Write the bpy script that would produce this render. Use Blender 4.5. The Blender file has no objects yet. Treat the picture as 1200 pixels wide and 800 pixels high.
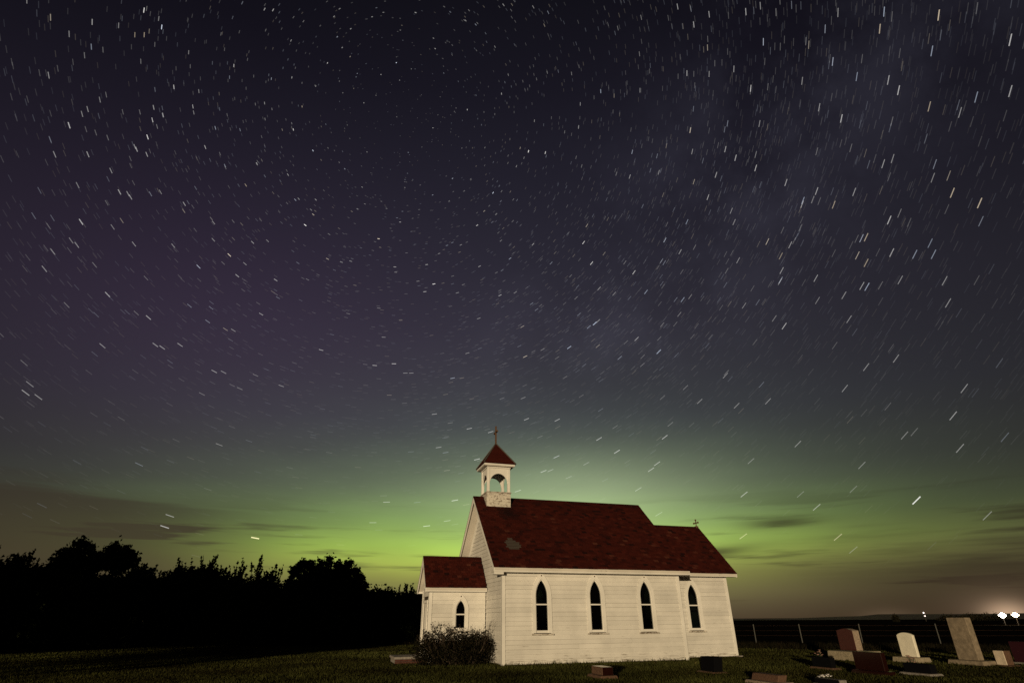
import bpy, bmesh, math, random
import numpy as np
from mathutils import Vector, Matrix

random.seed(7)
rng = np.random.default_rng(11)
scn = bpy.context.scene
COL = scn.collection
rad = math.radians

# ------------------------------------------------------------------ camera
CAM = Vector((-6.610, -22.497, 1.5))
RT = Vector((0.95482, -0.29712, -0.00589))
UP = Vector((-0.12780, -0.42843, 0.89449))
FW = Vector((0.26830, 0.85332, 0.44705))
cd = bpy.data.cameras.new('camera')
cam = bpy.data.objects.new('camera', cd)
COL.objects.link(cam)
cd.sensor_fit = 'HORIZONTAL'
cd.sensor_width = 36.0
cd.lens = 36.0 * 651.6 / 1200.0
cd.clip_start = 0.1
cd.clip_end = 9000.0
cam.matrix_world = Matrix(((RT.x, UP.x, -FW.x, CAM.x), (RT.y, UP.y, -FW.y, CAM.y), (RT.z, UP.z, -FW.z, CAM.z), (0, 0, 0, 1)))
scn.camera = cam
scn.view_settings.view_transform = 'Standard'
scn.view_settings.look = 'None'
scn.view_settings.exposure = 0.0
scn.view_settings.gamma = 1.0
try:
    scn.view_settings.use_curve_mapping = False
except Exception:
    pass
scn.cycles.use_denoising = False
scn.cycles.max_bounces = 6
scn.cycles.transparent_max_bounces = 24
scn.cycles.caustics_reflective = False
scn.cycles.caustics_refractive = False

# ------------------------------------------------------------------ sky (night, northern lights low over the northern horizon)
world = bpy.data.worlds.new('World')
scn.world = world
world.use_nodes = True
wt = world.node_tree
wt.nodes.clear()


class X:
    """a small expression builder on Math nodes"""
    nt = wt

    def __init__(self, s):
        self.s = s

    @staticmethod
    def op(o, *a):
        n = X.nt.nodes.new('ShaderNodeMath')
        n.operation = o
        for i, v in enumerate(a):
            if isinstance(v, X):
                X.nt.links.new(v.s, n.inputs[i])
            else:
                n.inputs[i].default_value = float(v)
        return X(n.outputs[0])

    def __add__(s, o): return X.op('ADD', s, o)
    def __sub__(s, o): return X.op('SUBTRACT', s, o)
    def __mul__(s, o): return X.op('MULTIPLY', s, o)
    def __truediv__(s, o): return X.op('DIVIDE', s, o)
    __radd__ = __add__
    __rmul__ = __mul__
    def __rsub__(s, o): return X.op('SUBTRACT', o, s)


def gauss(v, c, sg):
    d = (v - c) * (1.0 / sg)
    return X.op('EXPONENT', d * d * -0.5)


def ramp(nt, fac, stops, interp='LINEAR'):
    n = nt.nodes.new('ShaderNodeValToRGB')
    n.color_ramp.interpolation = interp
    e = n.color_ramp.elements
    while len(e) > 1:
        e.remove(e[0])
    e[0].position = stops[0][0]
    e[0].color = (*stops[0][1], 1)
    for p, c in stops[1:]:
        k = e.new(p)
        k.color = (*c, 1)
    if isinstance(fac, X):
        fac = fac.s
    nt.links.new(fac, n.inputs[0])
    return n.outputs[0]


def lin(c):
    return tuple(((v / 255) / 12.92 if v / 255 <= 0.04045 else ((v / 255 + 0.055) / 1.055) ** 2.4) for v in c)


tc = wt.nodes.new('ShaderNodeTexCoord')
nrm = wt.nodes.new('ShaderNodeVectorMath')
nrm.operation = 'NORMALIZE'
wt.links.new(tc.outputs['Generated'], nrm.inputs[0])
sep = wt.nodes.new('ShaderNodeSeparateXYZ')
wt.links.new(nrm.outputs[0], sep.inputs[0])
sx, sy, sz = (X(sep.outputs[i]) for i in range(3))
EL = X.op('ARCSINE', sz) * 57.29578                      # elevation in degrees
# azimuth measured from 17 degrees east of north, where the aurora stands
ca, sa = math.cos(rad(17)), math.sin(rad(17))
AZ = X.op('ARCTAN2', sx * ca - sy * sa, sx * sa + sy * ca) * 57.29578


def cloud_noise(sa_, se_, seed, detail=3.0):
    cb = wt.nodes.new('ShaderNodeCombineXYZ')
    wt.links.new((AZ * sa_).s, cb.inputs[0])
    wt.links.new((EL * se_).s, cb.inputs[1])
    cb.inputs[2].default_value = seed
    nz = wt.nodes.new('ShaderNodeTexNoise')
    nz.inputs['Scale'].default_value = 1.0
    nz.inputs['Detail'].default_value = detail
    nz.inputs['Roughness'].default_value = 0.55
    wt.links.new(cb.outputs[0], nz.inputs['Vector'])
    return X(nz.outputs['Fac'])


def smooth(v, a, b):
    n = X.nt.nodes.new('ShaderNodeMapRange')
    n.interpolation_type = 'SMOOTHSTEP'
    X.nt.links.new(v.s, n.inputs[0])
    n.inputs[1].default_value = a
    n.inputs[2].default_value = b
    return X(n.outputs[0])


def vmath(o, a, b):
    n = wt.nodes.new('ShaderNodeVectorMath')
    n.operation = o
    for i, v in enumerate((a, b)):
        if isinstance(v, X):
            wt.links.new(v.s, n.inputs[i])
        elif isinstance(v, tuple):
            n.inputs[i].default_value = v
        else:
            wt.links.new(v, n.inputs[i])
    return n.outputs[0]


def tint(col, f):
    n = wt.nodes.new('ShaderNodeVectorMath')
    n.operation = 'SCALE'
    if isinstance(col, tuple):
        n.inputs[0].default_value = col
    else:
        wt.links.new(col, n.inputs[0])
    wt.links.new(f.s, n.inputs['Scale'])
    return n.outputs[0]


e90 = EL * (1 / 90.0)
base = ramp(wt, e90, [(0.0, lin((82, 68, 50))), (0.022, lin((104, 92, 66))), (0.05, lin((98, 90, 66))), (0.09, lin((68, 66, 60))), (0.13, lin((58, 57, 58))),
                      (0.2, lin((54, 53, 60))), (0.29, lin((49, 47, 57))), (0.38, lin((41, 39, 50))), (0.47, lin((33, 31, 42))),
                      (0.56, lin((24, 22, 32))), (0.66, lin((16, 15, 22))), (1.0, lin((11, 11, 16)))])
base_az = gauss(AZ, 0.0, 36.0) * 0.75 + 0.25
green_el = ramp(wt, e90, [(0.0, (0.0,) * 3), (0.02, (0.02,) * 3), (0.042, (0.50,) * 3), (0.062, (1.15,) * 3), (0.085, (1.0,) * 3), (0.12, (0.62,) * 3),
                          (0.16, (0.30,) * 3), (0.2, (0.13,) * 3), (0.25, (0.04,) * 3), (0.32, (0.0,) * 3)], 'B_SPLINE')
veil = cloud_noise(0.09, 0.35, 4.7, 2.0)
green_az = gauss(AZ, 1.0, 18.5) * (veil * 0.6 + 0.80)
white_el = gauss(EL, 9.8, 3.2)
white_az = gauss(AZ, 7.0, 8.5)
purple = gauss(AZ, -30.0, 17.0) * gauss(EL, 23.0, 10.0)
# streaks of thin cloud low over the horizon
cn = cloud_noise(0.055, 0.85, 1.3, 4.0)
low = smooth(EL, 11.5, 5.5)
cl = smooth(cn, 0.52, 0.68) * low * smooth(EL, 0.3, 2.0) * 0.75
right = smooth(AZ, 17.0, 40.0) * smooth(EL + (cn - 0.5) * 9.0, 6.3, 2.6) * 0.8
left = smooth(AZ, -17.0, -36.0) * smooth(EL + (cn - 0.5) * 6.0, 10.5, 8.0) * 0.78
b1 = gauss(AZ, 25.3, 2.2) * gauss(EL + (cn - 0.5) * 1.0, 7.6, 0.34) * 0.75
b2 = gauss(AZ, 19.0, 2.4) * gauss(EL + (cn - 0.5) * 1.0 - (AZ - 19.0) * 0.06, 5.35, 0.32) * 0.8
cloud = X.op('MINIMUM', cl + right + left + b1 + b2, 0.9)

s = tint(base, base_az)
gcol = ramp(wt, e90, [(0.04, lin((160, 174, 50))), (0.07, lin((148, 186, 60))), (0.10, lin((124, 158, 76))), (0.13, lin((116, 140, 92))), (0.2, lin((104, 124, 106)))])
g = tint(gcol, X(green_el) * green_az)
s = vmath('ADD', s, g)
s = vmath('ADD', s, tint((0.175, 0.21, 0.12), white_el * white_az))
s = vmath('ADD', s, tint((0.011, 0.003, 0.014), purple))
# the Milky Way: a faint clotted band along its great circle
mn = Vector((0, 0, 0))
_d = lambda x, y: (FW + RT * ((x - 600) / 651.6) - UP * ((y - 400) / 651.6)).normalized()
mn = _d(690, 420).cross(_d(1010, 40)).normalized()
off = sx * mn.x + sy * mn.y + sz * mn.z
nz = wt.nodes.new('ShaderNodeTexNoise')
nz.inputs['Scale'].default_value = 5.0
nz.inputs['Detail'].default_value = 6.0
nz.inputs['Roughness'].default_value = 0.6
wt.links.new(nrm.outputs[0], nz.inputs['Vector'])
clot = smooth(X(nz.outputs['Fac']), 0.38, 0.72)
s = vmath('ADD', s, tint((0.0125, 0.0125, 0.0175), gauss(off, 0.0, 0.12) * clot * smooth(EL, 12.0, 30.0)))
# sky glow over the far yards
glow = gauss(AZ, 38.9, 2.2) * gauss(EL, 0.0, 1.3) + gauss(AZ, 39.0, 0.9) * gauss(EL, 0.0, 0.6) * 6.0 + gauss(AZ, 31.5, 1.3) * gauss(EL, 0.0, 0.4) * 0.7

ccol = tint(ramp(wt, e90, [(0.0, lin((80, 61, 44))), (0.045, lin((70, 59, 46))), (0.14, lin((60, 54, 46))), (1.0, lin((20, 18, 20)))]), (base_az * 0.6 + 0.4) * (1.0 - smooth(AZ, 8.0, 30.0) * 0.38))
mx = wt.nodes.new('ShaderNodeMix')
mx.data_type = 'RGBA'
wt.links.new(cloud.s, mx.inputs[0])
wt.links.new(s, mx.inputs[6])
wt.links.new(ccol, mx.inputs[7])
# ground side of the sphere stays dark
fin = tint(vmath('ADD', mx.outputs[2], tint((0.075, 0.05, 0.032), glow)), smooth(EL, -3.0, -0.2))
bg = wt.nodes.new('ShaderNodeBackground')
bg.inputs['Strength'].default_value = 1.0
wt.links.new(fin, bg.inputs['Color'])
wo = wt.nodes.new('ShaderNodeOutputWorld')
wt.links.new(bg.outputs[0], wo.inputs['Surface'])

# ------------------------------------------------------------------ the one lamp: a low warm light from the south-west
SUN_AZ, SUN_EL = rad(33.0), rad(3.5)
sd = bpy.data.lights.new('sun', 'SUN')
sd.energy = 3.1
sd.angle = rad(0.5)
sd.color = (1.0, 0.78, 0.475)
sun = bpy.data.objects.new('sun', sd)
COL.objects.link(sun)
to_light = Vector((-math.sin(SUN_AZ) * math.cos(SUN_EL), -math.cos(SUN_AZ) * math.cos(SUN_EL), math.sin(SUN_EL)))
sun.rotation_euler = to_light.to_track_quat('Z', 'Y').to_euler()


# ------------------------------------------------------------------ materials
def newmat(name):
    m = bpy.data.materials.new(name)
    m.use_nodes = True
    nt = m.node_tree
    b = nt.nodes['Principled BSDF']
    return m, nt, b


def noise(nt, scale, detail=4.0, vec=None, rough=0.6):
    n = nt.nodes.new('ShaderNodeTexNoise')
    n.inputs['Scale'].default_value = scale
    n.inputs['Detail'].default_value = detail
    n.inputs['Roughness'].default_value = rough
    if vec is not None:
        nt.links.new(vec, n.inputs['Vector'])
    return n.outputs['Fac']


def pos(nt, scale=(1, 1, 1)):
    g_ = nt.nodes.new('ShaderNodeNewGeometry')
    m_ = nt.nodes.new('ShaderNodeMapping')
    m_.inputs['Scale'].default_value = scale
    nt.links.new(g_.outputs['Position'], m_.inputs['Vector'])
    return m_.outputs[0]


def bump(nt, b, h, strength, dist=0.02):
    n = nt.nodes.new('ShaderNodeBump')
    n.inputs['Strength'].default_value = strength
    n.inputs['Distance'].default_value = dist
    nt.links.new(h, n.inputs['Height'])
    nt.links.new(n.outputs[0], b.inputs['Normal'])


def mix(nt, f, a, b):
    n = nt.nodes.new('ShaderNodeMix')
    n.data_type = 'RGBA'
    for sk, v in ((n.inputs[0], f), (n.inputs[6], a), (n.inputs[7], b)):
        if isinstance(v, tuple):
            sk.default_value = (*v, 1)
        elif isinstance(v, (int, float)):
            sk.default_value = v
        else:
            nt.links.new(v, sk)
    return n.outputs[2]


def simple(name, col, rough=0.7, var=0.25, scale=6.0, spec=0.3, bs=0.2, metal=0.0, stretch=(1, 1, 1)):
    m, nt, b = newmat(name)
    f = noise(nt, scale, 5.0, pos(nt, stretch))
    c0 = tuple(max(0, v * (1 - var)) for v in col)
    c1 = tuple(min(1, v * (1 + var)) for v in col)
    nt.links.new(ramp(nt, f, [(0.3, c0), (0.7, c1)]), b.inputs['Base Color'])
    b.inputs['Roughness'].default_value = rough
    b.inputs['Specular IOR Level'].default_value = spec
    b.inputs['Metallic'].default_value = metal
    if bs:
        bump(nt, b, f, bs)
    return m


def paint(name, col, wear_lo, wear_hi, stretch, wood=(0.16, 0.12, 0.085), per_board=0.12, scale=3.0):
    """white oil paint on wood, weathered: the paint has flaked off in streaks along the grain"""
    m, nt, b = newmat(name)
    f = noise(nt, scale, 8.0, pos(nt, stretch), 0.68)
    big = noise(nt, 0.9, 3.0, pos(nt))
    fine = noise(nt, 26.0, 3.0, pos(nt, stretch))
    oi = nt.nodes.new('ShaderNodeObjectInfo')
    rr = ramp(nt, oi.outputs['Random'], [(0, (1 - per_board,) * 3), (1, (1.0,) * 3)])
    dirt = ramp(nt, big, [(0.3, tuple(v * 0.80 for v in col)), (0.66, col)])
    mm = nt.nodes.new('ShaderNodeMix')
    mm.data_type = 'RGBA'
    mm.blend_type = 'MULTIPLY'
    mm.inputs[0].default_value = 1.0
    nt.links.new(dirt, mm.inputs[6])
    nt.links.new(rr, mm.inputs[7])
    g2 = nt.nodes.new('ShaderNodeNewGeometry')
    s2 = nt.nodes.new('ShaderNodeSeparateXYZ')
    nt.links.new(g2.outputs['Position'], s2.inputs[0])
    mr = nt.nodes.new('ShaderNodeMapRange')              # splash and rot close to the ground
    mr.inputs[1].default_value = 0.45
    mr.inputs[2].default_value = 0.0
    mr.inputs[4].default_value = 0.13
    nt.links.new(s2.outputs['Z'], mr.inputs[0])
    ad_ = nt.nodes.new('ShaderNodeMath')
    ad_.operation = 'ADD'
    nt.links.new(f, ad_.inputs[0])
    nt.links.new(mr.outputs[0], ad_.inputs[1])
    wearf = ramp(nt, ad_.outputs[0], [(wear_lo, (0, 0, 0)), (wear_hi, (1, 1, 1))])
    woodc = ramp(nt, fine, [(0.3, tuple(v * 0.6 for v in wood)), (0.7, wood)])
    nt.links.new(mix(nt, wearf, mm.outputs[2], woodc), b.inputs['Base Color'])
    b.inputs['Roughness'].default_value = 0.62
    b.inputs['Specular IOR Level'].default_value = 0.25
    bump(nt, b, wearf, 0.2, 0.004)
    return m


M = {}
WHITE = (0.72, 0.70, 0.66)
M['siding'] = paint('white_siding_paint', WHITE, 0.62, 0.74, (0.55, 0.55, 7.0))
M['trim'] = paint('white_trim_paint', (0.78, 0.76, 0.72), 0.70, 0.80, (2.0, 2.0, 2.0), per_board=0.05)
M['sill'] = paint('flaking_sill_paint', (0.62, 0.58, 0.52), 0.47, 0.62, (2.5, 2.5, 6.0))
M['peel'] = paint('peeling_belfry_paint', (0.66, 0.62, 0.55), 0.50, 0.64, (2.2, 2.2, 3.2), wood=(0.13, 0.085, 0.05))
M['wood'] = simple('weathered_grey_wood', (0.075, 0.066, 0.055), 0.85, 0.4, 9.0, stretch=(1, 6, 6))
M['inside'] = simple('dark_interior_boards', (0.06, 0.045, 0.035), 0.8, 0.3, 5.0)
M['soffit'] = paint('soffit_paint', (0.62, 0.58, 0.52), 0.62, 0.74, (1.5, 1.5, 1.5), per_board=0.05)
M['concrete'] = simple('old_concrete', (0.22, 0.20, 0.18), 0.9, 0.3, 14.0, bs=0.4)
M['brick'] = simple('dull_red_brick', (0.07, 0.025, 0.018), 0.9, 0.3, 18.0, bs=0.4)
M['iron'] = simple('rusted_iron', (0.10, 0.055, 0.032), 0.8, 0.4, 20.0)
M['steel'] = simple('galvanised_post', (0.05, 0.05, 0.047), 0.7, 0.2, 20.0)
M['bark'] = simple('dark_bark', (0.030, 0.025, 0.020), 0.95, 0.4, 12.0, bs=0.5)
M['twig'] = simple('grey_brown_twig', (0.05, 0.036, 0.026), 0.95, 0.4, 12.0)
M['red_granite'] = simple('polished_red_granite', (0.045, 0.010, 0.008), 0.14, 0.45, 60.0, bs=0.0, spec=0.15)
M['maroon_granite'] = simple('polished_maroon_granite', (0.028, 0.008, 0.012), 0.5, 0.45, 60.0, bs=0.0, spec=0.05)
M['dark_red_granite'] = simple('polished_dark_red_granite', (0.014, 0.004, 0.003), 0.14, 0.45, 60.0, bs=0.0, spec=0.15)
M['black_granite'] = simple('polished_black_granite', (0.005, 0.005, 0.006), 0.5, 0.4, 60.0, bs=0.0, spec=0.0)
M['rough_granite'] = simple('rough_hewn_granite', (0.27, 0.21, 0.16), 0.9, 0.35, 24.0, bs=0.7)
M['tan_stone'] = simple('tan_foundation_stone', (0.26, 0.22, 0.155), 0.9, 0.3, 16.0, bs=0.6)
M['grey_stone'] = simple('lichen_grey_limestone', (0.20, 0.16, 0.115), 0.9, 0.32, 7.0, bs=0.5)
M['marble'] = simple('white_marble', (0.70, 0.66, 0.55), 0.6, 0.10, 5.0, bs=0.15)
M['pale_stone'] = simple('pale_marker_stone', (0.50, 0.42, 0.33), 0.85, 0.22, 8.0, bs=0.4)
M['brown_stone'] = simple('brown_marker_stone', (0.10, 0.055, 0.035), 0.8, 0.35, 22.0, bs=0.5)
M['petal'] = simple('white_petals', (0.72, 0.70, 0.70), 0.7, 0.1, 30.0, bs=0)
M['dry_petal'] = simple('dried_pink_petals', (0.33, 0.20, 0.16), 0.8, 0.3, 30.0, bs=0)
M['stem'] = simple('dark_green_stems', (0.02, 0.03, 0.012), 0.8, 0.3, 30.0, bs=0)
M['vase'] = simple('dull_metal_vase', (0.10, 0.10, 0.10), 0.5, 0.2, 20.0, metal=0.6)
M['hill'] = simple('distant_stubble', (0.05, 0.037, 0.025), 0.95, 0.3, 0.02, bs=0)
M['mortar'] = simple('roof_deck', (0.03, 0.012, 0.010), 0.9, 0.3, 8.0)


def attr_mat(name, stops, rough=0.85, spec=0.15, nscale=30.0, translucent=0.0, nvar=0.35):
    """colour from the per-piece attribute 'tint' (0..1) times fine grain"""
    m, nt, b = newmat(name)
    a = nt.nodes.new('ShaderNodeAttribute')
    a.attribute_name = 'tint'
    c = ramp(nt, a.outputs['Fac'], stops)
    f = noise(nt, nscale, 4.0, pos(nt))
    mm = nt.nodes.new('ShaderNodeMix')
    mm.data_type = 'RGBA'
    mm.blend_type = 'MULTIPLY'
    mm.inputs[0].default_value = 1.0
    nt.links.new(c, mm.inputs[6])
    nt.links.new(ramp(nt, f, [(0.25, (1 - nvar,) * 3), (0.75, (1 + nvar,) * 3)]), mm.inputs[7])
    nt.links.new(mm.outputs[2], b.inputs['Base Color'])
    b.inputs['Roughness'].default_value = rough
    b.inputs['Specular IOR Level'].default_value = spec
    return m


def flecks(m):
    nt = m.node_tree
    b = nt.nodes['Principled BSDF']
    src = b.inputs['Base Color'].links[0].from_socket
    f = noise(nt, 26.0, 2.0, pos(nt, (0.7, 1.3, 1.3)))
    k = ramp(nt, f, [(0.64, (0, 0, 0)), (0.74, (0.5, 0.5, 0.5))])
    nt.links.new(mix(nt, k, src, (0.13, 0.06, 0.045)), b.inputs['Base Color'])


M['shingle'] = attr_mat('red_asphalt_shingle', [(0.0, (0.012, 0.003, 0.003)), (0.3, (0.036, 0.0052, 0.0036)), (0.8, (0.058, 0.0088, 0.0056)), (1.0, (0.10, 0.035, 0.022))], 0.95, 0.1, 22.0)
flecks(M['shingle'])
M['leaf'] = attr_mat('night_leaf', [(0.0, (0.018, 0.024, 0.010)), (0.6, (0.028, 0.038, 0.015)), (1.0, (0.045, 0.055, 0.022))], 0.9, 0.05, 3.0)
M['bush_leaf'] = attr_mat('bush_leaf', [(0.0, (0.006, 0.006, 0.003)), (0.6, (0.011, 0.010, 0.005)), (1.0, (0.022, 0.016, 0.009))], 0.9, 0.05, 5.0)
M['grass'] = attr_mat('grass_blade', [(0.0, (0.014, 0.010, 0.004)), (0.5, (0.038, 0.040, 0.011)), (0.85, (0.060, 0.066, 0.019)), (1.0, (0.12, 0.10, 0.04))], 0.9, 0.05, 0.35, nvar=0.75)

# lawn sheet: soil, thatch and short green in patches
m, nt, b = newmat('lawn_soil')
p_ = pos(nt)
f1 = noise(nt, 0.2, 5.0, p_)
f2 = noise(nt, 7.0, 5.0, p_)
c1 = ramp(nt, f1, [(0.36, (0.022, 0.015, 0.008)), (0.5, (0.050, 0.045, 0.015)), (0.66, (0.085, 0.088, 0.026))])
mm = nt.nodes.new('ShaderNodeMix'); mm.data_type = 'RGBA'; mm.blend_type = 'MULTIPLY'; mm.inputs[0].default_value = 1.0
nt.links.new(c1, mm.inputs[6])
nt.links.new(ramp(nt, f2, [(0.3, (0.5,) * 3), (0.7, (1.3,) * 3)]), mm.inputs[7])
nt.links.new(mm.outputs[2], b.inputs['Base Color'])
b.inputs['Roughness'].default_value = 1.0
b.inputs['Specular IOR Level'].default_value = 0.0
bump(nt, b, f2, 1.0, 0.06)
M['lawn'] = m
M['field'] = simple('dark_ploughed_field', (0.012, 0.010, 0.007), 1.0, 0.5, 0.5, spec=0.0, bs=0.0)

# window glass: clear with reflection, dusty
m, nt, b = newmat('old_window_glass')
nt.nodes.remove(b)
gl = nt.nodes.new('ShaderNodeBsdfGlossy'); gl.inputs['Roughness'].default_value = 0.04; gl.inputs['Color'].default_value = (0.8, 0.85, 0.85, 1)
tr = nt.nodes.new('ShaderNodeBsdfTransparent'); tr.inputs['Color'].default_value = (0.30, 0.34, 0.34, 1)
fr = nt.nodes.new('ShaderNodeFresnel'); fr.inputs['IOR'].default_value = 1.5
ms = nt.nodes.new('ShaderNodeMixShader')
nt.links.new(fr.outputs[0], ms.inputs[0]); nt.links.new(tr.outputs[0], ms.inputs[1]); nt.links.new(gl.outputs[0], ms.inputs[2])
nt.links.new(ms.outputs[0], nt.nodes['Material Output'].inputs[0])
M['glass'] = m


def emis(name, col, strength):
    m = bpy.data.materials.new(name)
    m.use_nodes = True
    nt = m.node_tree
    nt.nodes.clear()
    e = nt.nodes.new('ShaderNodeEmission')
    e.inputs[0].default_value = (*col, 1)
    e.inputs[1].default_value = strength
    o = nt.nodes.new('ShaderNodeOutputMaterial')
    nt.links.new(e.outputs[0], o.inputs[0])
    return m


M['lamp_white'] = emis('lit_lamp_white', (1.0, 0.9, 0.75), 30.0)
M['lamp_warm'] = emis('lit_lamp_warm', (1.0, 0.72, 0.45), 30.0)
M['lamp_far'] = emis('lit_far_lamp', (1.0, 0.85, 0.75), 3.0)


# ------------------------------------------------------------------ mesh helpers
class MB:
    def __init__(self):
        self.v, self.f, self.t = [], [], []

    def add(self, vs, fs, tint=None):
        o = len(self.v)
        self.v += [tuple(a) for a in vs]
        for f in fs:
            self.f.append(tuple(i + o for i in f))
            self.t.append(tint if tint is not None else 0.5)
        return self

    def hexa(self, p, tint=None):          # 8 points: bottom ring 0-3, top ring 4-7
        return self.add(p, [(3, 2, 1, 0), (4, 5, 6, 7), (0, 1, 5, 4), (1, 2, 6, 5), (2, 3, 7, 6), (3, 0, 4, 7)], tint)

    def box(self, a, b, tint=None):
        x0, y0, z0 = a
        x1, y1, z1 = b
        return self.hexa([(x0, y0, z0), (x1, y0, z0), (x1, y1, z0), (x0, y1, z0), (x0, y0, z1), (x1, y0, z1), (x1, y1, z1), (x0, y1, z1)], tint)

    def prism(self, poly, fn, w0, w1, tint=None):   # poly in (u, v); fn(u, v, w) gives the point
        n = len(poly)
        vs = [fn(u, v, w0) for u, v in poly] + [fn(u, v, w1) for u, v in poly]
        fs = [tuple(range(n - 1, -1, -1)), tuple(range(n, 2 * n))] + [(i, (i + 1) % n, n + (i + 1) % n, n + i) for i in range(n)]
        return self.add(vs, fs, tint)

    def ring(self, out, inn, fn, w0, w1):           # frame between two outlines of equal count
        n = len(out)
        vs = [fn(u, v, w0) for u, v in out] + [fn(u, v, w0) for u, v in inn] + [fn(u, v, w1) for u, v in out] + [fn(u, v, w1) for u, v in inn]
        fs = []
        for i in range(n):
            j = (i + 1) % n
            fs += [(i, j, n + j, n + i), (2 * n + i, 3 * n + i, 3 * n + j, 2 * n + j), (i, 2 * n + i, 2 * n + j, j), (n + i, n + j, 3 * n + j, 3 * n + i)]
        return self.add(vs, fs)

    def tube(self, pts, radii, seg=6, tint=None):
        pts = [Vector(p) for p in pts]
        rings = []
        for i, p in enumerate(pts):
            d = (pts[min(i + 1, len(pts) - 1)] - pts[max(i - 1, 0)]).normalized()
            a = d.orthogonal().normalized()
            c = d.cross(a)
            r = radii[i] if isinstance(radii, (list, tuple)) else radii
            rings.append([p + (a * math.cos(k * 2 * math.pi / seg) + c * math.sin(k * 2 * math.pi / seg)) * r for k in range(seg)])
        vs = [q for rg in rings for q in rg]
        fs = []
        for i in range(len(pts) - 1):
            for k in range(seg):
                fs.append((i * seg + k, i * seg + (k + 1) % seg, (i + 1) * seg + (k + 1) % seg, (i + 1) * seg + k))
        fs += [tuple(range(seg - 1, -1, -1)), tuple(range((len(pts) - 1) * seg, len(pts) * seg))]
        return self.add(vs, fs, tint)

    def ball(self, c, r, tint=None, seg=8, rings=5, sq=(1, 1, 1)):
        vs = [(c[0], c[1], c[2] - r * sq[2])]
        for i in range(1, rings):
            a = -math.pi / 2 + math.pi * i / rings
            for k in range(seg):
                t = 2 * math.pi * k / seg
                vs.append((c[0] + r * sq[0] * math.cos(a) * math.cos(t), c[1] + r * sq[1] * math.cos(a) * math.sin(t), c[2] + r * sq[2] * math.sin(a)))
        vs.append((c[0], c[1], c[2] + r * sq[2]))
        fs = [(0, 1 + (k + 1) % seg, 1 + k) for k in range(seg)]
        for i in range(rings - 2):
            for k in range(seg):
                a0 = 1 + i * seg
                fs.append((a0 + k, a0 + (k + 1) % seg, a0 + seg + (k + 1) % seg, a0 + seg + k))
        l = len(vs) - 1
        fs += [(l, l - seg + k, l - seg + (k + 1) % seg) for k in range(seg)]
        return self.add(vs, fs, tint)

    def mesh(self, name, mat, tints=False, fix=True, bevel=0.0):
        me = bpy.data.meshes.new(name)
        me.from_pydata(self.v, [], self.f)
        if fix or bevel:
            bm = bmesh.new()
            bm.from_mesh(me)
            if bevel:
                bmesh.ops.bevel(bm, geom=bm.edges[:], offset=bevel, segments=1, affect='EDGES', clamp_overlap=True)
            bmesh.ops.recalc_face_normals(bm, faces=bm.faces[:])
            bm.to_mesh(me)
            bm.free()
        if tints:
            at = me.attributes.new('tint', 'FLOAT', 'FACE')
            at.data.foreach_set('value', np.array(self.t, dtype=np.float32))
        if mat is not None:
            me.materials.append(M[mat] if isinstance(mat, str) else mat)
        return me

    def build(self, name, mat, parent=None, **k):
        return link(name, self.mesh(name, mat, **k), parent)


def link(name, me, parent=None, loc=None):
    o = bpy.data.objects.new(name, me)
    COL.objects.link(o)
    if parent is not None:
        o.parent = parent
    if loc is not None:
        o.location = loc
    return o


def tag(o, label=None, cat=None, group=None, kind=None):
    if label: o['label'] = label
    if cat: o['category'] = cat
    if group: o['group'] = group
    if kind: o['kind'] = kind
    return o


def empty(name, loc=(0, 0, 0)):
    o = bpy.data.objects.new(name, None)
    COL.objects.link(o)
    o.location = loc
    return o


def np_mesh(name, v, f, mat, tint=None):
    """v (n,3), f (m,k) arrays"""
    me = bpy.data.meshes.new(name)
    k = f.shape[1]
    me.vertices.add(len(v))
    me.vertices.foreach_set('co', v.astype(np.float32).ravel())
    me.loops.add(f.size)
    me.loops.foreach_set('vertex_index', f.astype(np.int32).ravel())
    me.polygons.add(len(f))
    me.polygons.foreach_set('loop_start', np.arange(0, f.size, k, dtype=np.int32))
    me.polygons.foreach_set('loop_total', np.full(len(f), k, dtype=np.int32))
    me.update(calc_edges=True)
    if tint is not None:
        at = me.attributes.new('tint', 'FLOAT', 'FACE')
        at.data.foreach_set('value', tint.astype(np.float32))
    me.materials.append(M[mat] if isinstance(mat, str) else mat)
    return me


# ------------------------------------------------------------------ ground
def sheet(name, poly, z, mat):
    me = bpy.data.meshes.new(name)
    bm = bmesh.new()
    f = bm.faces.new([bm.verts.new((x, y, z)) for x, y in poly])
    if f.normal.z < 0:
        f.normal_flip()
    bmesh.ops.triangulate(bm, faces=[f])
    bmesh.ops.recalc_face_normals(bm, faces=bm.faces[:])
    for q in bm.faces:
        q.normal_update()
        if q.normal.z < 0:
            q.normal_flip()
    bm.to_mesh(me)
    bm.free()
    me.materials.append(M[mat])
    return tag(link(name, me), kind='structure')


sheet('field', [(4000 * math.cos(a), 4000 * math.sin(a)) for a in np.linspace(0, 2 * math.pi, 64, endpoint=False)], -0.012, 'field')
LAWN = [(-75, -60), (70, -60), (40, -16), (24.6, -1.5), (22.2, 1.0), (19.6, 3.4), (16.8, 6.4), (14.4, 9.2), (11, 13.5), (5, 19.5), (-2, 21.5), (-8, 23.6), (-17, 26), (-26, 28.6), (-40, 31), (-75, 34)]
sheet('lawn', LAWN, 0.0, 'lawn')


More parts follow.
